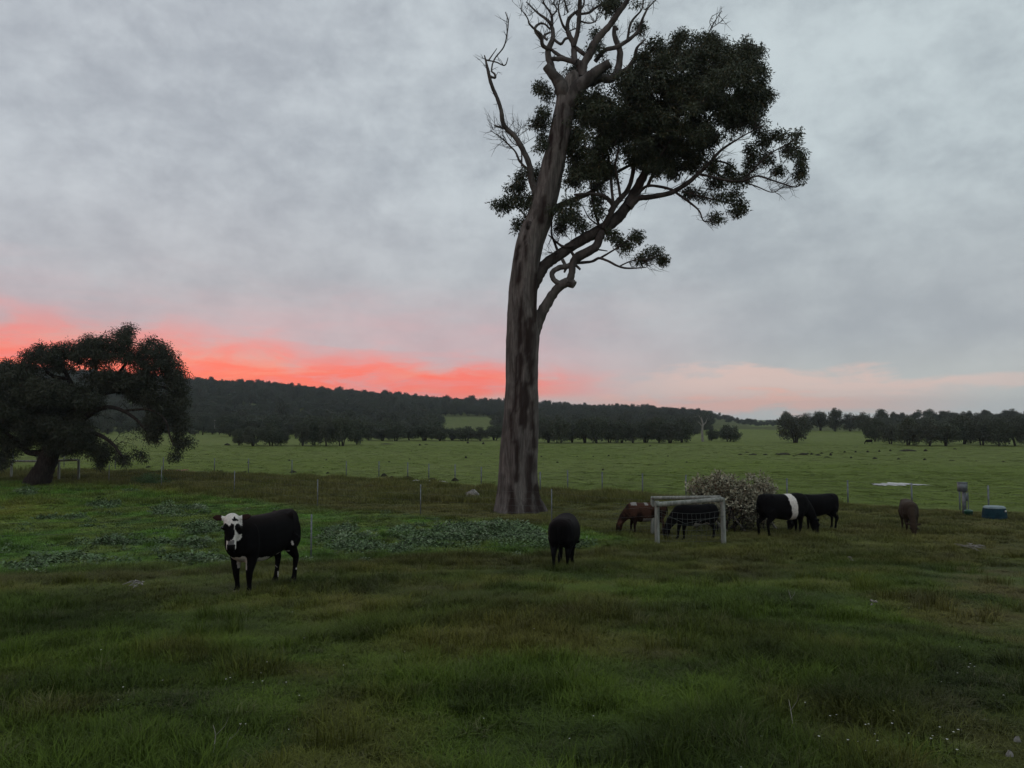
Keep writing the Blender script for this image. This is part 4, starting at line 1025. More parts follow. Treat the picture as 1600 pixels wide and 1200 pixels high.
def cow(name, px, py, hpx, side, toward, neck, head_at, head_dir, coat, label, group=None, voxel=.02, legs=(0, 0, 0, 0), width=1.0, tail_sw=0.0, height=1.25, fixed=None, roll=0, fluff=0):
    """local frame: x forward, y left, z up, withers at 1.25 m; coat(p, hc) gives the hair colour"""
    g = fixed or G(px, py); v = Vector((g.x, g.y, 0)).normalized(); r_ = Vector((v.y, -v.x, 0))
    f = (r_ * side - v * toward).normalized(); yaw = math.atan2(f.y, f.x)
    s = hpx * g.y / F / height
    mb = MB(); W = width
    secs = [(-.83, 1.03, .07, .06), (-.80, .97, .20, .14), (-.72, .93, .285, .215), (-.55, .90, .325, .265), (-.3, .865, .34, .30), (0, .835, .365, .325), (.22, .84, .365, .305), (.42, .865, .36, .255), (.58, .885, .32, .215), (.70, .90, .24, .16), (.76, .90, .12, .09)]
    ring_loft(mb, [((x, 0, z), (0, hw * W, 0), (0, 0, hh)) for x, z, hh, hw in secs], 24)
    # hip bones and shoulder blades
    for sy in (-1, 1):
        ring_loft(mb, [((-.60, sy * .10, 1.10), (0, .02, 0), (0, 0, .05)), ((-.52, sy * .17, 1.12), (0, .06, 0), (0, 0, .09)), ((-.38, sy * .15, 1.08), (0, .03, 0), (0, 0, .05))], 10)
        ring_loft(mb, [((.26, sy * .17, .80), (0, .03, 0), (0, 0, .12)), ((.42, sy * .19, .86), (0, .08, 0), (0, 0, .25)), ((.60, sy * .15, .82), (0, .05, 0), (0, 0, .16))], 12)
        # thigh mass
        ring_loft(mb, [((-.80, sy * .12, .84), (0, .04, 0), (0, 0, .12)), ((-.68, sy * .15, .82), (0, .105, 0), (0, 0, .24)), ((-.50, sy * .16, .78), (0, .10, 0), (0, 0, .20)), ((-.36, sy * .18, .70), (0, .04, 0), (0, 0, .08))], 12)
    def legtube(P_, rr): 
        pp, r2 = catmull([Vector(p) for p in P_], rr, 4); mb.tube(pp, r2, 12)
    lf, rf, lh, rh = legs
    for sy, df, dh in ((1, lf, lh), (-1, rf, rh)):
        legtube([(.44, sy * .15, .78), (.42 + df * .2, sy * .155, .60), (.45 + df * .6, sy * .145, .37), (.44 + df * .85, sy * .14, .20), (.44 + df, sy * .14, .11), (.465 + df, sy * .14, .05)], [.13, .095, .056, .038, .042, .052])
        mb.tube([(.465 + df, sy * .14, .07), (.48 + df, sy * .14, 0)], [.050, .060], 12)
        legtube([(-.58, sy * .16, .78), (-.52 + dh * .2, sy * .165, .64), (-.64 + dh * .5, sy * .155, .50), (-.715 + dh * .8, sy * .15, .42), (-.70 + dh * .9, sy * .145, .25), (-.69 + dh, sy * .145, .12), (-.665 + dh, sy * .145, .05)], [.15, .115, .075, .055, .038, .042, .052])
        mb.tube([(-.665 + dh, sy * .145, .07), (-.65 + dh, sy * .145, 0)], [.050, .060], 12)
    # neck
    nk = [((x, y, z), hw, hh) for x, y, z, hw, hh in neck]
    ns_ = []
    for i, (c, hw, hh) in enumerate(nk):
        t = (Vector(nk[min(i + 1, len(nk) - 1)][0]) - Vector(nk[max(i - 1, 0)][0])).normalized(); sd = Vector((0, 0, 1)).cross(t)
        if sd.length < .1: sd = Vector((0, 1, 0))
        sd.normalize(); up = t.cross(sd).normalized(); ns_.append((c, sd * hw, up * hh))
    ring_loft(mb, ns_, 18)
    # head
    hd = Vector(head_dir).normalized()
    hs = Vector((0, 0, 1)).cross(hd).normalized(); hu = hd.cross(hs).normalized()   # hu: towards the forehead
    if roll: 
        q = Matrix.Rotation(roll, 3, hd); hs = q @ hs; hu = q @ hu
    H0 = Vector(head_at)
    hsec = [(-.06, -.03, .06, .06), (-.02, -.02, .105, .10), (.06, -.025, .128, .125), (.15, -.03, .125, .128), (.24, -.04, .100, .115), (.33, -.05, .078, .092), (.41, -.052, .076, .076), (.47, -.055, .078, .066), (.505, -.06, .055, .045)]
    ring_loft(mb, [(H0 + hd * a + hu * b_, hs * hw * .92, hu * hh) for a, b_, hw, hh in hsec], 18)
    for sy in (-1, 1):   # ears: broad, held out sideways, a little drooped and cupped
        e0 = H0 + hs * (sy * .10) + hd * .01 - hu * .01; ed = (hs * sy - hd * .16 - hu * .10).normalized(); ew = hd
        ring_loft(mb, [(e0, ew * .030, hu * .022), (e0 + ed * .06, ew * .052, hu * .020), (e0 + ed * .11, ew * .060, hu * .017), (e0 + ed * .155, ew * .040, hu * .014), (e0 + ed * .185, ew * .010, hu * .008)], 10)
        b_ = H0 + hd * .17 + hs * sy * .112 + hu * .02; ring_loft(mb, [(b_ - hd * .03, hs * .02, hu * .02), (b_, hs * .035, hu * .038), (b_ + hd * .03, hs * .02, hu * .02)], 8)
    # tail
    tl = [Vector(p) for p in ((-.78, 0, 1.10), (-.86, .01, 1.02), (-.88, .02 + tail_sw * .3, .80), (-.86, .02 + tail_sw * .7, .62), (-.85, .02 + tail_sw, .48))]
    pp, rr = catmull(tl, [.045, .036, .026, .022, .022], 4); mb.tube(pp, rr, 8)
    pp, rr = catmull([tl[-1], tl[-1] + Vector((0, tail_sw * .2, -.10)), tl[-1] + Vector((.01, tail_sw * .3, -.24))], [.026, .042, .012], 4); mb.tube(pp, rr, 8)
    tmp = bpy.data.objects.new('tmp', mb.mesh('tmp', M_coat)); C.objects.link(tmp)
    md = tmp.modifiers.new('r', 'REMESH'); md.mode = 'VOXEL'; md.voxel_size = voxel; md.use_smooth_shade = True
    md = tmp.modifiers.new('s', 'SMOOTH'); md.factor = .6; md.iterations = 9
    dg = bpy.context.evaluated_depsgraph_get(); me = bpy.data.meshes.new_from_object(tmp.evaluated_get(dg)); 
    bpy.data.objects.remove(tmp)
    n = len(me.vertices); co = np.zeros(n * 3); me.vertices.foreach_get('co', co); co = co.reshape(-1, 3)
    rel = co - np.array(H0); hc = np.stack([rel @ np.array(hd), rel @ np.array(hs), rel @ np.array(hu)], 1)   # along face, sideways, forehead side
    col = coat(co, hc)
    ca = me.color_attributes.new('coat', 'FLOAT_COLOR', 'POINT'); ca.data.foreach_set('color', np.hstack([col, np.ones((n, 1))]).astype(np.float32).ravel())
    me.name = name
    # eyes as a second small island of the same body mesh
    import bmesh
    bm = bmesh.new(); bm.from_mesh(me); lay = bm.verts.layers.float_color.get('coat')
    me.materials.clear(); me.materials.append(M_coat); me.materials.append(M_eye)
    for sy in (-1, 1):
        c = H0 + hd * .165 + hs * sy * .128 + hu * .035
        r2 = bmesh.ops.create_uvsphere(bm, u_segments=10, v_segments=7, radius=.024, matrix=Matrix.Translation(c))
        fs = set(f for v_ in r2['verts'] for f in v_.link_faces)
        for f_ in fs: f_.material_index = 1; f_.smooth = True
    bm.to_mesh(me); bm.free()
    o = bpy.data.objects.new(name, me); C.objects.link(o)
    o.location = g; o.rotation_euler.z = yaw; o.scale = (s, s, s)
    return tag(o, label, 'cow' if 'calf' not in label else 'calf', group)
BLK = np.array([.0035, .003, .0033]); WHT = np.array([.60, .56, .51]); RED = np.array([.040, .019, .012]); BRN = np.array([.034, .024, .016])
def base_coat(co, c, back=None):
    col = np.tile(c, (len(co), 1))
    if back is not None:
        k = sstep(co[:, 2], 1.02, 1.2)[:, None]; col = col * (1 - k) + back * k
    hoof = (co[:, 2] < .06)[:, None]; return np.where(hoof, np.array([.035, .03, .026]), col)
def cn(co, s=9, o=0): return fbm(co[:, 0] * s + 20 + o, co[:, 2] * s + co[:, 1] * s * .7 + 40, 3)
def coat_white_face(co, hc):
    col = base_coat(co, BLK, np.array([.009, .006, .0055])); n_ = cn(co, 14) - .5
    a, s, u = hc[:, 0], hc[:, 1], hc[:, 2]
    head = (a > -.09) & (a < .55) & (np.abs(s) < .150) & (u > -.14)
    col = np.where((head & (np.abs(s + n_ * .02) < .145))[:, None], WHT, col)
    def blot(a0, s0, ra, rs): return (((a - a0 + n_ * .02) / ra) ** 2 + ((s - s0 + n_ * .02) / rs) ** 2 < 1) & head
    bk = blot(.185, .10, .062, .055) | blot(.185, -.10, .075, .06) | blot(.25, -.01, .10, .055) | blot(.20, .01, .07, .032) | blot(.30, -.02, .08, .062) | blot(.07, .05, .022, .045) | blot(.055, .035, .04, .012)
    bk |= (a > .42) & (np.abs(s) < .06) & head
    bk |= blot(.245, -.07, .04, .04)
    col = np.where(bk[:, None], BLK, col)
    gm = (a > .36) & (a < .43) & (np.abs(s) < .045) & head & ~blot(.31, -.01, .07, .05)
    col = np.where(gm[:, None], np.array([.12, .115, .11]), col)
    ears = (np.abs(s) > .15) & (np.abs(s) < .36) & (a > -.12) & (a < .10) & (u > -.10)
    col = np.where(ears[:, None], np.array([.026, .012, .010]), col)
    x, y, z = co[:, 0], co[:, 1], co[:, 2]
    thr = (z < .98) & (z > .80) & (x > .60) & (np.abs(y) < .035 + n_ * .04) & (~head)
    br = (x > .34) & (x < .9) & (z < .62 + n_ * .08) & (z > .42) & (np.abs(y - .02) < .115)
    bel = (z < .555 + n_ * .05 + .05 * np.abs(x)) & (z > .40) & (x > -.45) & (x < .30) & (np.abs(y) < .26) & ~((x > -.16) & (x < .04) & (z > .49 + n_ * .05))
    fl = (((x + .45 + n_ * .05) / .015) ** 2 + ((z - .69 + n_ * .05) / .035) ** 2 < 1) & (np.abs(y) > .15)
    hk = (x < -.55) & (z < .34) & (z > .10) & (n_ > .12) & (x > -.69)
    col = np.where((thr | br | bel | fl | hk)[:, None], WHT * np.array([.85, .83, .82]), col)
    col = np.where(((z < .075) & (x > .3))[:, None], np.array([.2, .17, .14]), col)
    return col
def coat_plain(c, back=None, belly=None):
    def f(co, hc):
        col = base_coat(co, c, back)
        if belly is not None:
            m_ = (co[:, 2] < .62 + (cn(co) - .5) * .2) & (co[:, 2] > .4) & (co[:, 0] > -.45) & (co[:, 0] < .1)
            col = np.where(m_[:, None], belly, col)
        return col
    return f
def coat_belt(co, hc):
    col = base_coat(co, BLK); x = co[:, 0] + (cn(co, 5) - .5) * .09 - .10 * (1.2 - co[:, 2])
    m_ = (x > -.04) & (x < .18) & (co[:, 2] > .42) ; return np.where(m_[:, None], WHT, col)
def coat_red(co, hc):
    n_ = cn(co, 4); col = base_coat(co, RED); col = col * (.35 + 1.1 * sstep(n_, .4, .62))[:, None]
    m_ = ((co[:, 2] < .64) & (co[:, 0] > -.3) & (co[:, 0] < .15) & (co[:, 2] > .4)) | ((co[:, 2] > 1.12) & (cn(co, 6, 9) > .56))
    return np.where(m_[:, None], WHT * .4, col)
graze = [(.48, 0, .92, .19, .27), (.68, 0, .82, .155, .22), (.84, 0, .66, .12, .17), (.95, 0, .50, .10, .13), (1.0, 0, .40, .09, .10)]
gz_head, gz_dir = (1.00, 0, .46), (.30, 0, -.95)
# head-up neck of the white faced steer; the face is turned to the camera
def up_pose(side, toward):
    # direction to the camera in the cow's own frame
    n_ = math.hypot(side, toward); c, s = side / n_, toward / n_
    # world basis: f = side*r - toward*v ; camera direction = -v ; left = up x f
    camx = s; camy = c      # component of -v along f and along left (z x f)
    return camx, camy
cx, cy = up_pose(-.62, .78); cy = -cy
cyl = cy
cow('standing_steer', 408, 922, 121, -.62, .78,
    [(.42, 0, .95, .20, .28), (.58, .01 * np.sign(cyl), 1.02, .17, .24), (.68, .02 * np.sign(cyl), 1.10, .14, .18), (.71, .04 * np.sign(cyl), 1.17, .12, .14)],
    (.76, .05 * np.sign(cyl), 1.245), (cx * .42, cyl * .42, -.90), coat_white_face,
    'black steer with white patched face and white chest standing and looking at the viewer', voxel=.0135, legs=(.02, -.05, .03, .13), width=.88, height=1.25)
cow('grazing_cow', 882, 888, 84, .12, -.99, graze, gz_head, gz_dir, coat_plain(BLK, np.array([.008, .0055, .0055])), 'black cow seen from behind, grazing alone in front of the gum tree', voxel=.02, legs=(.05, -.06, -.05, .08), width=1.14)
cow('grazing_calf', 1008, 835, 51, -.95, .30, graze, gz_head, gz_dir, coat_red, 'red-brown calf with a dark mottled coat grazing left of the timber frame', voxel=.022, legs=(0, .08, .05, -.05))
cow('grazing_calf', 1085, 844, 57, -.90, .42, graze, gz_head, gz_dir, coat_plain(BLK, None, WHT * .6), 'black calf grazing behind the netting under the timber rails', voxel=.022, legs=(0, .1, .05, -.08))
cow('grazing_cow', 1226, 839, 69, .80, -.60, graze, gz_head, gz_dir, coat_belt, 'black cow with a white belt round its middle, beside the brush heap', voxel=.02, legs=(.06, -.04, -.05, .08), width=1.05)
cow('grazing_cow', 1276, 829, 58, -.55, -.45 * -1, graze, gz_head, gz_dir, coat_plain(BLK), 'plain black cow grazing close on the right of the belted cow', voxel=.022, legs=(0, .06, .04, -.05), width=1.05)
cow('grazing_calf', 1421, 833, 52, .14, .99, graze, gz_head, gz_dir, coat_plain(BRN, np.array([.055, .040, .028])), 'brown calf grazing on its own at the right', voxel=.02, legs=(.02, -.06, -.03, .06), width=.98)
cow('grazing_cow', 1358, 694, 7.5, -.97, .1, graze, gz_head, gz_dir, coat_plain(BLK), 'tiny black cow far out in the green field before the right tree row', voxel=.04)

# ------------------------------------------------------------------ heap of cut branches with dried leaves
def brush():
    base = G(1150, 834); D = base.y
    root = empty('brush_heap', base, 'heap of cut branches with dry pale brown leaves behind the timber frame', 'brush heap')
    bl = [(1108, 765, 30, 16, .5), (1130, 760, 30, 18, .6), (1160, 770, 35, 18, .7), (1190, 765, 24, 18, .5), (1175, 790, 30, 20, .7), (1140, 785, 36, 16, .7), (1095, 755, 14, 10, .4), (1205, 768, 10, 12, .4), (1120, 748, 16, 8, .4), (1180, 810, 22, 14, .6), (1090, 785, 16, 8, .5)]
    K = []
    for bx, by, rx, ry, dp in bl:
        for _ in range(int(rx * ry / 9)):
            v = unit(rng.normal(size=3)) * (rng.random() ** .4); K.append(tuple(at(bx + v[0] * rx, by + v[2] * ry, D, .7 + v[1] * dp)))
    for _ in range(90):
        K.append(tuple(at(random.uniform(1074, 1214), random.uniform(742, 790), D, random.uniform(.2, 1.2))))
    K = np.array(K)
    roots = [Vector((at(x, y, D, o))) for x, y, o in ((1150, 832, .3), (1170, 834, .6), (1200, 830, .9), (1120, 835, .8), (1185, 826, .2), (1090, 832, .6), (1140, 830, 1.1))]
    # main stems, each its own branch
    stems = []
    for i in range(16):
        k = Vector(K[random.randrange(len(K))]); r0 = random.choice(roots) + Vector((random.uniform(-.4, .4), 0, -.05)); m_ = r0.lerp(k, .5) + Vector((random.uniform(-.3, .3), random.uniform(-.3, .3), random.uniform(-.1, .25)))
        mb = MB(); pp, rr = catmull([r0, m_, k], [random.uniform(.03, .055), .028, .010], 5); mb.tube(pp, rr, 7, gn=.15); mb.build('branch', M_dwood if i % 3 else M_wood, root, smooth=True); stems += [tuple(p) for p in pp]
    S = np.array(stems); tw = MB()
    for k in K:
        j = int(np.argmin(np.linalg.norm(S - k, axis=1))); a = Vector(S[j]); b = Vector(k); tw.tube([a, a.lerp(b, .5) + Vector(rng.normal(size=3) * .04), b], [.010, .007, .003], 4, cap=False)
    for _ in range(140):
        p = Vector(at(random.uniform(1090, 1210), random.uniform(790, 832), D, random.uniform(-.1, 1))); d = Vector(rng.normal(size=3)); d.z = abs(d.z) * .4; tw.tube([p, p + d * .15 + Vector((0, 0, .02)), p + d * .32], [.007, .006, .003], 4, cap=False)
    tw.build('twigs', M_dwood, root)
    lv = MB(); lv.quads(leaves(K, 18, .13, .10, .050, -.2)); lv.build('dead_leaves', M_dead, root)
    low = np.array([tuple(at(random.uniform(1085, 1208), random.uniform(798, 834), D, random.uniform(0, 1))) for _ in range(110)])
    lv = MB(); lv.quads(leaves(low, 12, .13, .08, .03, .1)); lv.build('dark_leaves', M_left, root)
brush()

# ------------------------------------------------------------------ right hand things
def standpipe():
    g = G(1507, 806); D = g.y; pm = D / F
    root = empty('water_standpipe', g, 'grey metal standpipe with a box head beside the blue tub', 'standpipe')
    mb = MB(); h = 53 * pm
    mb.box((g.x, g.y, g.z + h * .38), (.11, .10, h * .78)); mb.build('post', M_steel, root)
    mb = MB(); mb.box((g.x - .06, g.y - .01, g.z + h * .84), (.30, .18, h * .26)); mb.box((g.x - .06, g.y - .01, g.z + h * .975), (.33, .21, .018)); mb.build('box', M_steel, root)
    mb = MB(); mb.box((g.x + .03, g.y - .12, g.z + h * .55), (.05, .04, .30)); mb.tube([g + Vector((.1, -.1, .1)), g + Vector((.1, -.1, h * .7))], [.018, .018], 8); mb.build('pipe', M_steel, root)
    b = MB(); c = g + Vector((-.02, -.30, 0)); b.lathe([(.0, .0), (.13, 0), (.155, .2), (.165, .22), (.15, .24), (.09, .27), (0, .28)], tuple(c), 24, sx=1, sy=1)
    o = b.build('bucket', M_green, smooth=True); own(o); tag(o, 'small dark green lidded bucket at the foot of the standpipe', 'bucket')
standpipe()
def tub():
    g = G(1554, 811); 
    root = empty('plastic_tub', g, 'dark blue-green plastic tub with pale rim turned upside down at the far right', 'tub')
    mb = MB(); mb.lathe([(.44, -.03), (.437, .02), (.43, .12), (.423, .14), (.427, .17), (.41, .33), (.385, .41)], tuple(g), 40, sx=1, sy=.8); mb.build('body', M_tub, root, smooth=True)
    mb = MB(); mb.lathe([(.386, .400), (.388, .42), (.370, .455), (.32, .480), (.2, .486), (0, .487)], tuple(g), 40, sx=1, sy=.8); mb.build('base_rim', M_tubrim, root, smooth=True)
    mb = MB(); mb.box((g.x + .24, g.y - .287, g.z + .32), (.09, .012, .06), rot=Matrix.Rotation(.5, 3, 'Z')); mb.build('sticker', M_white, root)
tub()
def clod(name, px, py, wpx, hpx, m, label, cat, group=None, seed=0, leafy=False):
    g = G(px, py); pm = g.y / F; w_, h_ = wpx * pm / 2, hpx * pm; r = np.random.default_rng(seed + 1)
    mb = MB(); seg, nr = 14, 6; V = []
    for i in range(nr):
        t = i / (nr - 1); rr = math.cos(t * 1.45)
        for k in range(seg):
            a = 2 * math.pi * k / seg; d = 1 + .45 * (r.random() - .5); V.append((g.x + w_ * rr * d * math.cos(a), g.y + max(w_ * .6, h_ * .5) * rr * d * math.sin(a), g.z - .06 + (h_ + .06) * math.sin(t * 1.5) * (1 + .3 * (r.random() - .5))))
    mb.add(V, [(i * seg + k, i * seg + (k + 1) % seg, (i + 1) * seg + (k + 1) % seg, (i + 1) * seg + k) for i in range(nr - 1) for k in range(seg)])
    mb.add(V[-seg:] , [tuple(range(seg))])
    if leafy:
        c = np.array([[g.x, g.y, g.z + h_ * .5]]) + r.normal(size=(40, 3)) * np.array([w_ * .5, w_ * .3, h_ * .25]); mb.quads(leaves(c, 14, max(h_ * .5, .05), h_ * .55, h_ * .12, -.6))
    o = mb.build(name, m); own(o); return tag(o, label, cat, group)
M_sod = m_simple('dark_sedge', (.022, .022, .016), (.050, .045, .030), 6, .95, .1, bumps=.8)
M_bush = m_leaf('bush_leaves', (.04, .085, .022), (.07, .13, .035), .6, ps=2)
rowA = [(1157, 711, 9, 1.6), (1167, 707, 8, 1.2), (1177, 711, 13, 2), (1196, 711, 8, 1.6), (1214, 710, 6, 1.6), (1225, 711, 22, 3), (1244, 712, 5, 1.6), (1255, 711, 17, 3), (1268, 711, 5, 3), (1278, 712, 10, 2.4), (1298, 712, 4, 4)]
rowB = [(1240, 713, 4, 1.5), (1262, 709, 6, 1.5), (1284, 709, 6, 2), (1300, 708, 5, 1.3), (1320, 707, 4, 2), (1337, 707, 4, 2.4), (1356, 707, 5, 2.6), (1374, 706, 4, 2.6), (1391, 705, 4, 2.6), (1419, 705, 26, 2.6), (1446, 705, 6, 3), (1492, 702, 6, 1.5)]
rowC = [(1292, 715, 12, 1.5), (1330, 716, 4, 2.4), (1367, 717, 8, 2.4), (1404, 718, 6, 2), (1445, 719, 6, 2.5), (1487, 720, 12, 1.5), (1525, 721, 6, 1), (1568, 722, 7, 1.2)]
rowD = [(942, 735, 4, 2.6), (1073, 723, 4, 1.6), (846, 714, 3, 1.5), (902, 714, 3, 1.6), (927, 714, 3, 1.6), (951, 713, 4, 2), (871, 723, 5, 1.5), (976, 714, 4, 1), (1014, 727, 3, 1.2), (1044, 713, 4, 1.4), (1016, 697, 5, 1.4), (1040, 722, 3, 1),
        (388, 724, 4, 3), (452, 720, 4, 2), (608, 722, 3, 2), (656, 696, 4, 2.2), (666, 695, 8, 1.2), (640, 718, 4, 1.4), (643, 705, 3, 1), (731, 693, 4, 3), (755, 694, 4, 3), (728, 716, 4, 3), (752, 710, 3, 1), (510, 719, 3, 1.4), (604, 694, 22, 1), (355, 696, 9, 3)]
i = 0
for row, lab, gr in ((rowA, 'dark tussock in the broken row starting right of the lone tree', 'dark tussocks, left row of the right field'),
                     (rowB, 'dark tussock in the farther row across the right field', 'dark tussocks, far row of the right field'),
                     (rowC, 'dark tussock in the nearer row across the right field', 'dark tussocks, nearer row'),
                     (rowD, 'small dark tussock scattered over the open green field', 'scattered small tussocks')):
    for k_, (x, y, w_, h_) in enumerate(row):
        clod('tussock', x, y, w_, h_, M_sod, lab if row is rowD else lab + ', ' + nth(k_, len(row)), 'tussock', gr, i, False); i += 1
for q, (x, y, w_, h_, lab) in enumerate([(50, 733, 12, 5, 'dark clod by the field edge left of the spreading tree trunk'), (232, 731, 9, 4, 'dark mound beside the left puddle strip'), (345, 737, 9, 3, 'low dark mound on the rough edge, second from the left puddle'), (351, 746, 10, 10, 'brown twiggy tussock on the rough edge above the steer'),
                                         (383, 738, 7, 3, 'small dark mound by a far fence post above the steer'), (458, 739, 12, 6, 'brown clump at the field edge with a white peg'), (512, 740, 6, 4, 'small dark mound at the field edge between two fence posts'), (521, 749, 8, 7, 'brown tussock just below the field edge'),
                                         (600, 745, 11, 8, 'dark peaked mound at the far fence, highest of its row'), (612, 749, 8, 8, 'brown tussock right of the peaked mound'), (637, 747, 14, 5, 'dark low mound at the far fence with a pale top'), (675, 750, 14, 5, 'flat dark mound at the far fence above the white tape'), (711, 752, 12, 8, 'dark mound at the far fence nearest the gum trunk')]):
    clod('earth_mound' if h_ < 9 else 'tussock', x, y, w_, h_ * .6, M_sod, lab, 'mound', 'mounds along the far fence', 200 + q, False)
b = clod('green_bush', 235, 757, 20, 7, M_bush, 'low bright green bush on the grass right of the spreading tree', 'bush', None, 300, False)
def green_bush_leaves(o):
    g = o.location; c = np.array(g) + rng.normal(size=(120, 3)) * np.array([.42, .28, .16]) + np.array([0, 0, .30]); mb = MB(); mb.quads(leaves(c, 26, .14, .09, .03, -.3)); l = mb.build('foliage', M_bush); l.parent = o; l.data.transform(Matrix.Translation(-Vector(g)))
green_bush_leaves(b)
clod('pale_rock', 739, 778, 22, 12, M_rock, 'pale stone lying in the rough grass left of the gum trunk', 'rock', None, 310)
clod('pale_rock', 730, 776, 9, 7, M_rock, 'smaller pale stone touching the left end of the larger one', 'rock', None, 311)

# puddles: shallow water sheets lying in the grass
M_water, tw_, bw_ = mat('puddle_water', .04, .5); bw_.inputs['Base Color'].default_value = (.03, .035, .03, 1); bw_.inputs['Metallic'].default_value = 0; bw_.inputs['Specular IOR Level'].default_value = 1.0; bw_.inputs['IOR'].default_value = 1.6
M_tape = m_simple('white_tape', (.55, .54, .52), (.75, .74, .72), 4, .6, .3, bumps=0)
def puddle(parts):
    mb = MB(); zmax = -9
    for px, py, w_, h_ in parts:
        g = G(px, py); g2 = G(px, py - h_); ry = max((g2.y - g.y) / 2, .3); rx = w_ / 2 * g.y / F; n = 90
        c = Vector((g.x, g.y + ry * .5, g.z))
        ring = [(c.x + rx * math.cos(a) * (.8 + .2 * math.sin(5 * a + px) + .12 * math.sin(17 * a) + .25 * random.random()), c.y + ry * math.sin(a) * (.75 + .35 * math.sin(4 * a + px) + .25 * math.sin(13 * a + 2) + .3 * random.random()), 0) for a in [2 * math.pi * k / n for k in range(n)]]
        z = max(float(gh(x, y)) for x, y, _ in ring) + .02
        mb.add([(x, y, z) for x, y, _ in ring], [tuple(range(n))])
    o = mb.build('water', M_water); tag(o, kind='structure')
puddle([(1404, 758, 76, 3.2), (1377, 759, 26, 1.6), (1436, 758.5, 30, 1.8)])
puddle([(262, 737, 46, 1.8), (288, 739, 22, 1.2)])
def tape():
    a = G(645, 752.5); b = G(699, 754.5); mb = MB(); 
    P_ = [a.lerp(b, t / 10) + Vector((0, .03 * math.sin(t), .06 + .03 * math.sin(t * 1.7))) for t in range(11)]
    mb.tube(P_, [.028] * 11, 6); o = mb.build('white_pipe', M_tape); own(o); tag(o, 'thin white poly pipe lying along the rough edge left of the gum', 'pipe')
tape()

# ------------------------------------------------------------------ small litter in the grass
def scrap(name, px, py, wpx, n, label, cat, m=M_wood, up=.0, L=.10, group=None):
    g = G(px, py); pm = g.y / F; r = wpx * pm / 2; mb = MB()
    for _ in range(n):
        a = random.uniform(0, 6.28); q = r * random.random() ** .5; p = g + Vector((q * math.cos(a), q * .7 * math.sin(a), random.uniform(.03, .11) + up)); d = Vector((random.gauss(0, 1), random.gauss(0, 1), random.gauss(0, .12))).normalized(); L_ = L * random.uniform(.4, 1.2)
        mb.tube([p, p + d * L_ * .5 + Vector((0, 0, .01)), p + d * L_], [.004, .014 * random.uniform(.5, 1.4), .004], 5)
    o = mb.build(name, m); own(o); tag(o, label, cat, group); return o
scrap('bleached_bark', 215, 920, 24, 14, 'flat strip of pale bark lying left of the standing steer', 'bark', L=.16, up=.02)
scrap('bleached_bark', 1518, 862, 24, 26, 'bleached twiggy branch litter lying in the grass at the right', 'branch litter', L=.30, up=.06)
scrap('bleached_bark', 1330, 882, 10, 6, 'small white flake in the grass below the belted cow', 'bark', L=.10, up=.05)
scrap('bleached_bark', 1363, 957, 7, 4, 'single white chip in the right foreground grass', 'bark', L=.06, up=.05)
scrap('bleached_bark', 818, 782, 3, 3, 'tiny pale chip near the foot of the gum', 'bark', L=.08)
scrap('bleached_bark', 669, 783, 3, 3, 'tiny pale chip right of the middle fence post', 'bark', L=.08, up=.1)
def stick(pts, r, label, m=M_wood):
    mb = MB(); r *= .6; P_ = [G(x, y) + Vector((0, 0, h)) for x, y, h in pts]; pp, rr = catmull(P_, [r] * (len(P_) - 1) + [r * .4], 4); mb.tube(pp, rr, 6, gn=.2)
    a = pp[len(pp) // 2]; mb.tube([a, a + Vector((.05, .02, .05)), a + Vector((.07, .03, .10))], [r * .6, r * .5, r * .2], 5)
    o = mb.build('dry_stick', m, smooth=True); own(o); tag(o, label, 'stick')
stick([(333, 1192, .06), (336, 1186, .14), (332, 1182, .19)], .005, 'thin curved dry stick poking up at the bottom left')
stick([(352, 1192, .05), (356, 1190, .12), (360, 1186, .13)], .004, 'short dry stick right of the curved one at the bottom left')
stick([(1232, 945, .05), (1236, 950, .12), (1232, 940, .16)], .006, 'pale upright dry twig in the middle right grass')
stick([(1240, 1150, .05), (1236, 1140, .13), (1233, 1130, .16)], .004, 'thin pale stalk at the bottom right of the foreground')
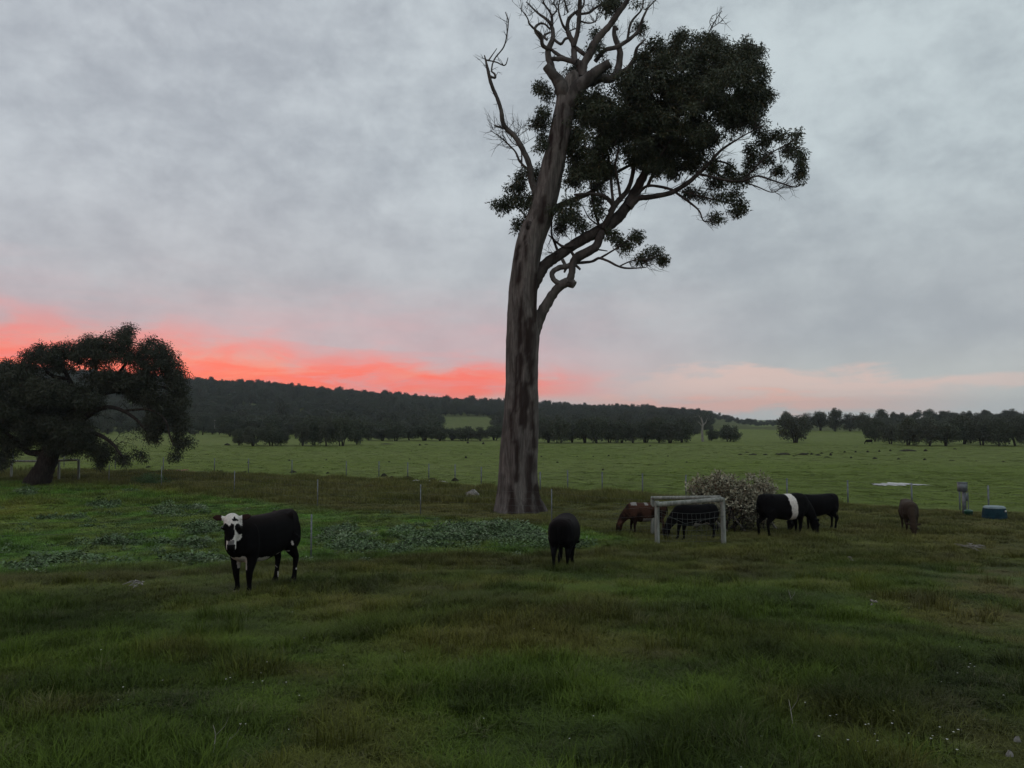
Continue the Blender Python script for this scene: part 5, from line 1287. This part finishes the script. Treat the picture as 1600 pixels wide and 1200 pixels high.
for q, (px, py) in enumerate([(1282, 860), (372, 968)]):
    clod('cow_pat', px, py, 20, 3, m_simple('dung', (.035, .022, .015), (.06, .04, .025), 8, .9, .1), ('reddish brown cow pat in the grass below the belted cow', 'dark cow pat in the grass below the standing steer')[q], 'cow pat', None, 400 + q)
# loose stones of the worn strip
for q, (px, py, w_) in enumerate([(1538, 1128, 10), (1590, 1160, 14), (1500, 1142, 8), (1560, 1100, 7), (904, 1188, 7), (1448, 1060, 6), (1464, 1058, 5), (1578, 1182, 16)]):
    clod('stone', px, py, w_, w_ * .45, M_rock, ('tan stone on the worn strip near the right edge', 'broad flat stone at the bottom right edge', 'small stone left of the tan one on the worn strip', 'small stone above the tan one on the worn strip', 'lone pale stone at the bottom centre of the grass', 'left one of two small chips on the worn strip', 'right one of two small chips on the worn strip', 'largest flat stone in the bottom right corner')[q], 'stone', None, 500 + q)

# far farm things
def hut(px, py, wpx, hpx, label):
    g = G(px, py); g.z += 0; pm = g.y / F; w_, h_ = wpx * pm, hpx * pm; root = empty('farm_shed', g, label, 'shed'); mb = MB(); mb.box((g.x, g.y, g.z + h_ * .35), (w_, 4, h_ * .7)); mb.build('wall', M_steel, root)
    mb = MB(); e = w_ * .55; mb.add([(g.x - e, g.y - 2.3, g.z + h_ * .7), (g.x + e, g.y - 2.3, g.z + h_ * .7), (g.x + e, g.y + 2.3, g.z + h_ * .72), (g.x - e, g.y + 2.3, g.z + h_ * .72), (g.x - e, g.y, g.z + h_), (g.x + e, g.y, g.z + h_)], [(0, 1, 5, 4), (2, 3, 4, 5)])
    mb.add([(g.x - w_ / 2, g.y - 2, g.z + h_ * .69), (g.x - w_ / 2, g.y + 2, g.z + h_ * .69), (g.x - w_ / 2, g.y, g.z + h_ * .98)], [(0, 1, 2)]); mb.build('roof', M_tubrim, root)
hut(682, 662, 5, 6, 'tiny pale shed at the edge of the clearing on the hill')
g = G(335, 676); mb = MB(); mb.tube([g - Vector((0, 0, .3)), g + Vector((0, 0, 20 * g.y / F))], [.14, .10], 8); t = g + Vector((0, 0, 18.5 * g.y / F)); mb.box(tuple(t), (1.4, .1, .1)); o = mb.build('utility_pole', M_wood); own(o); tag(o, 'pale utility pole before the wooded hill above the steer', 'pole')
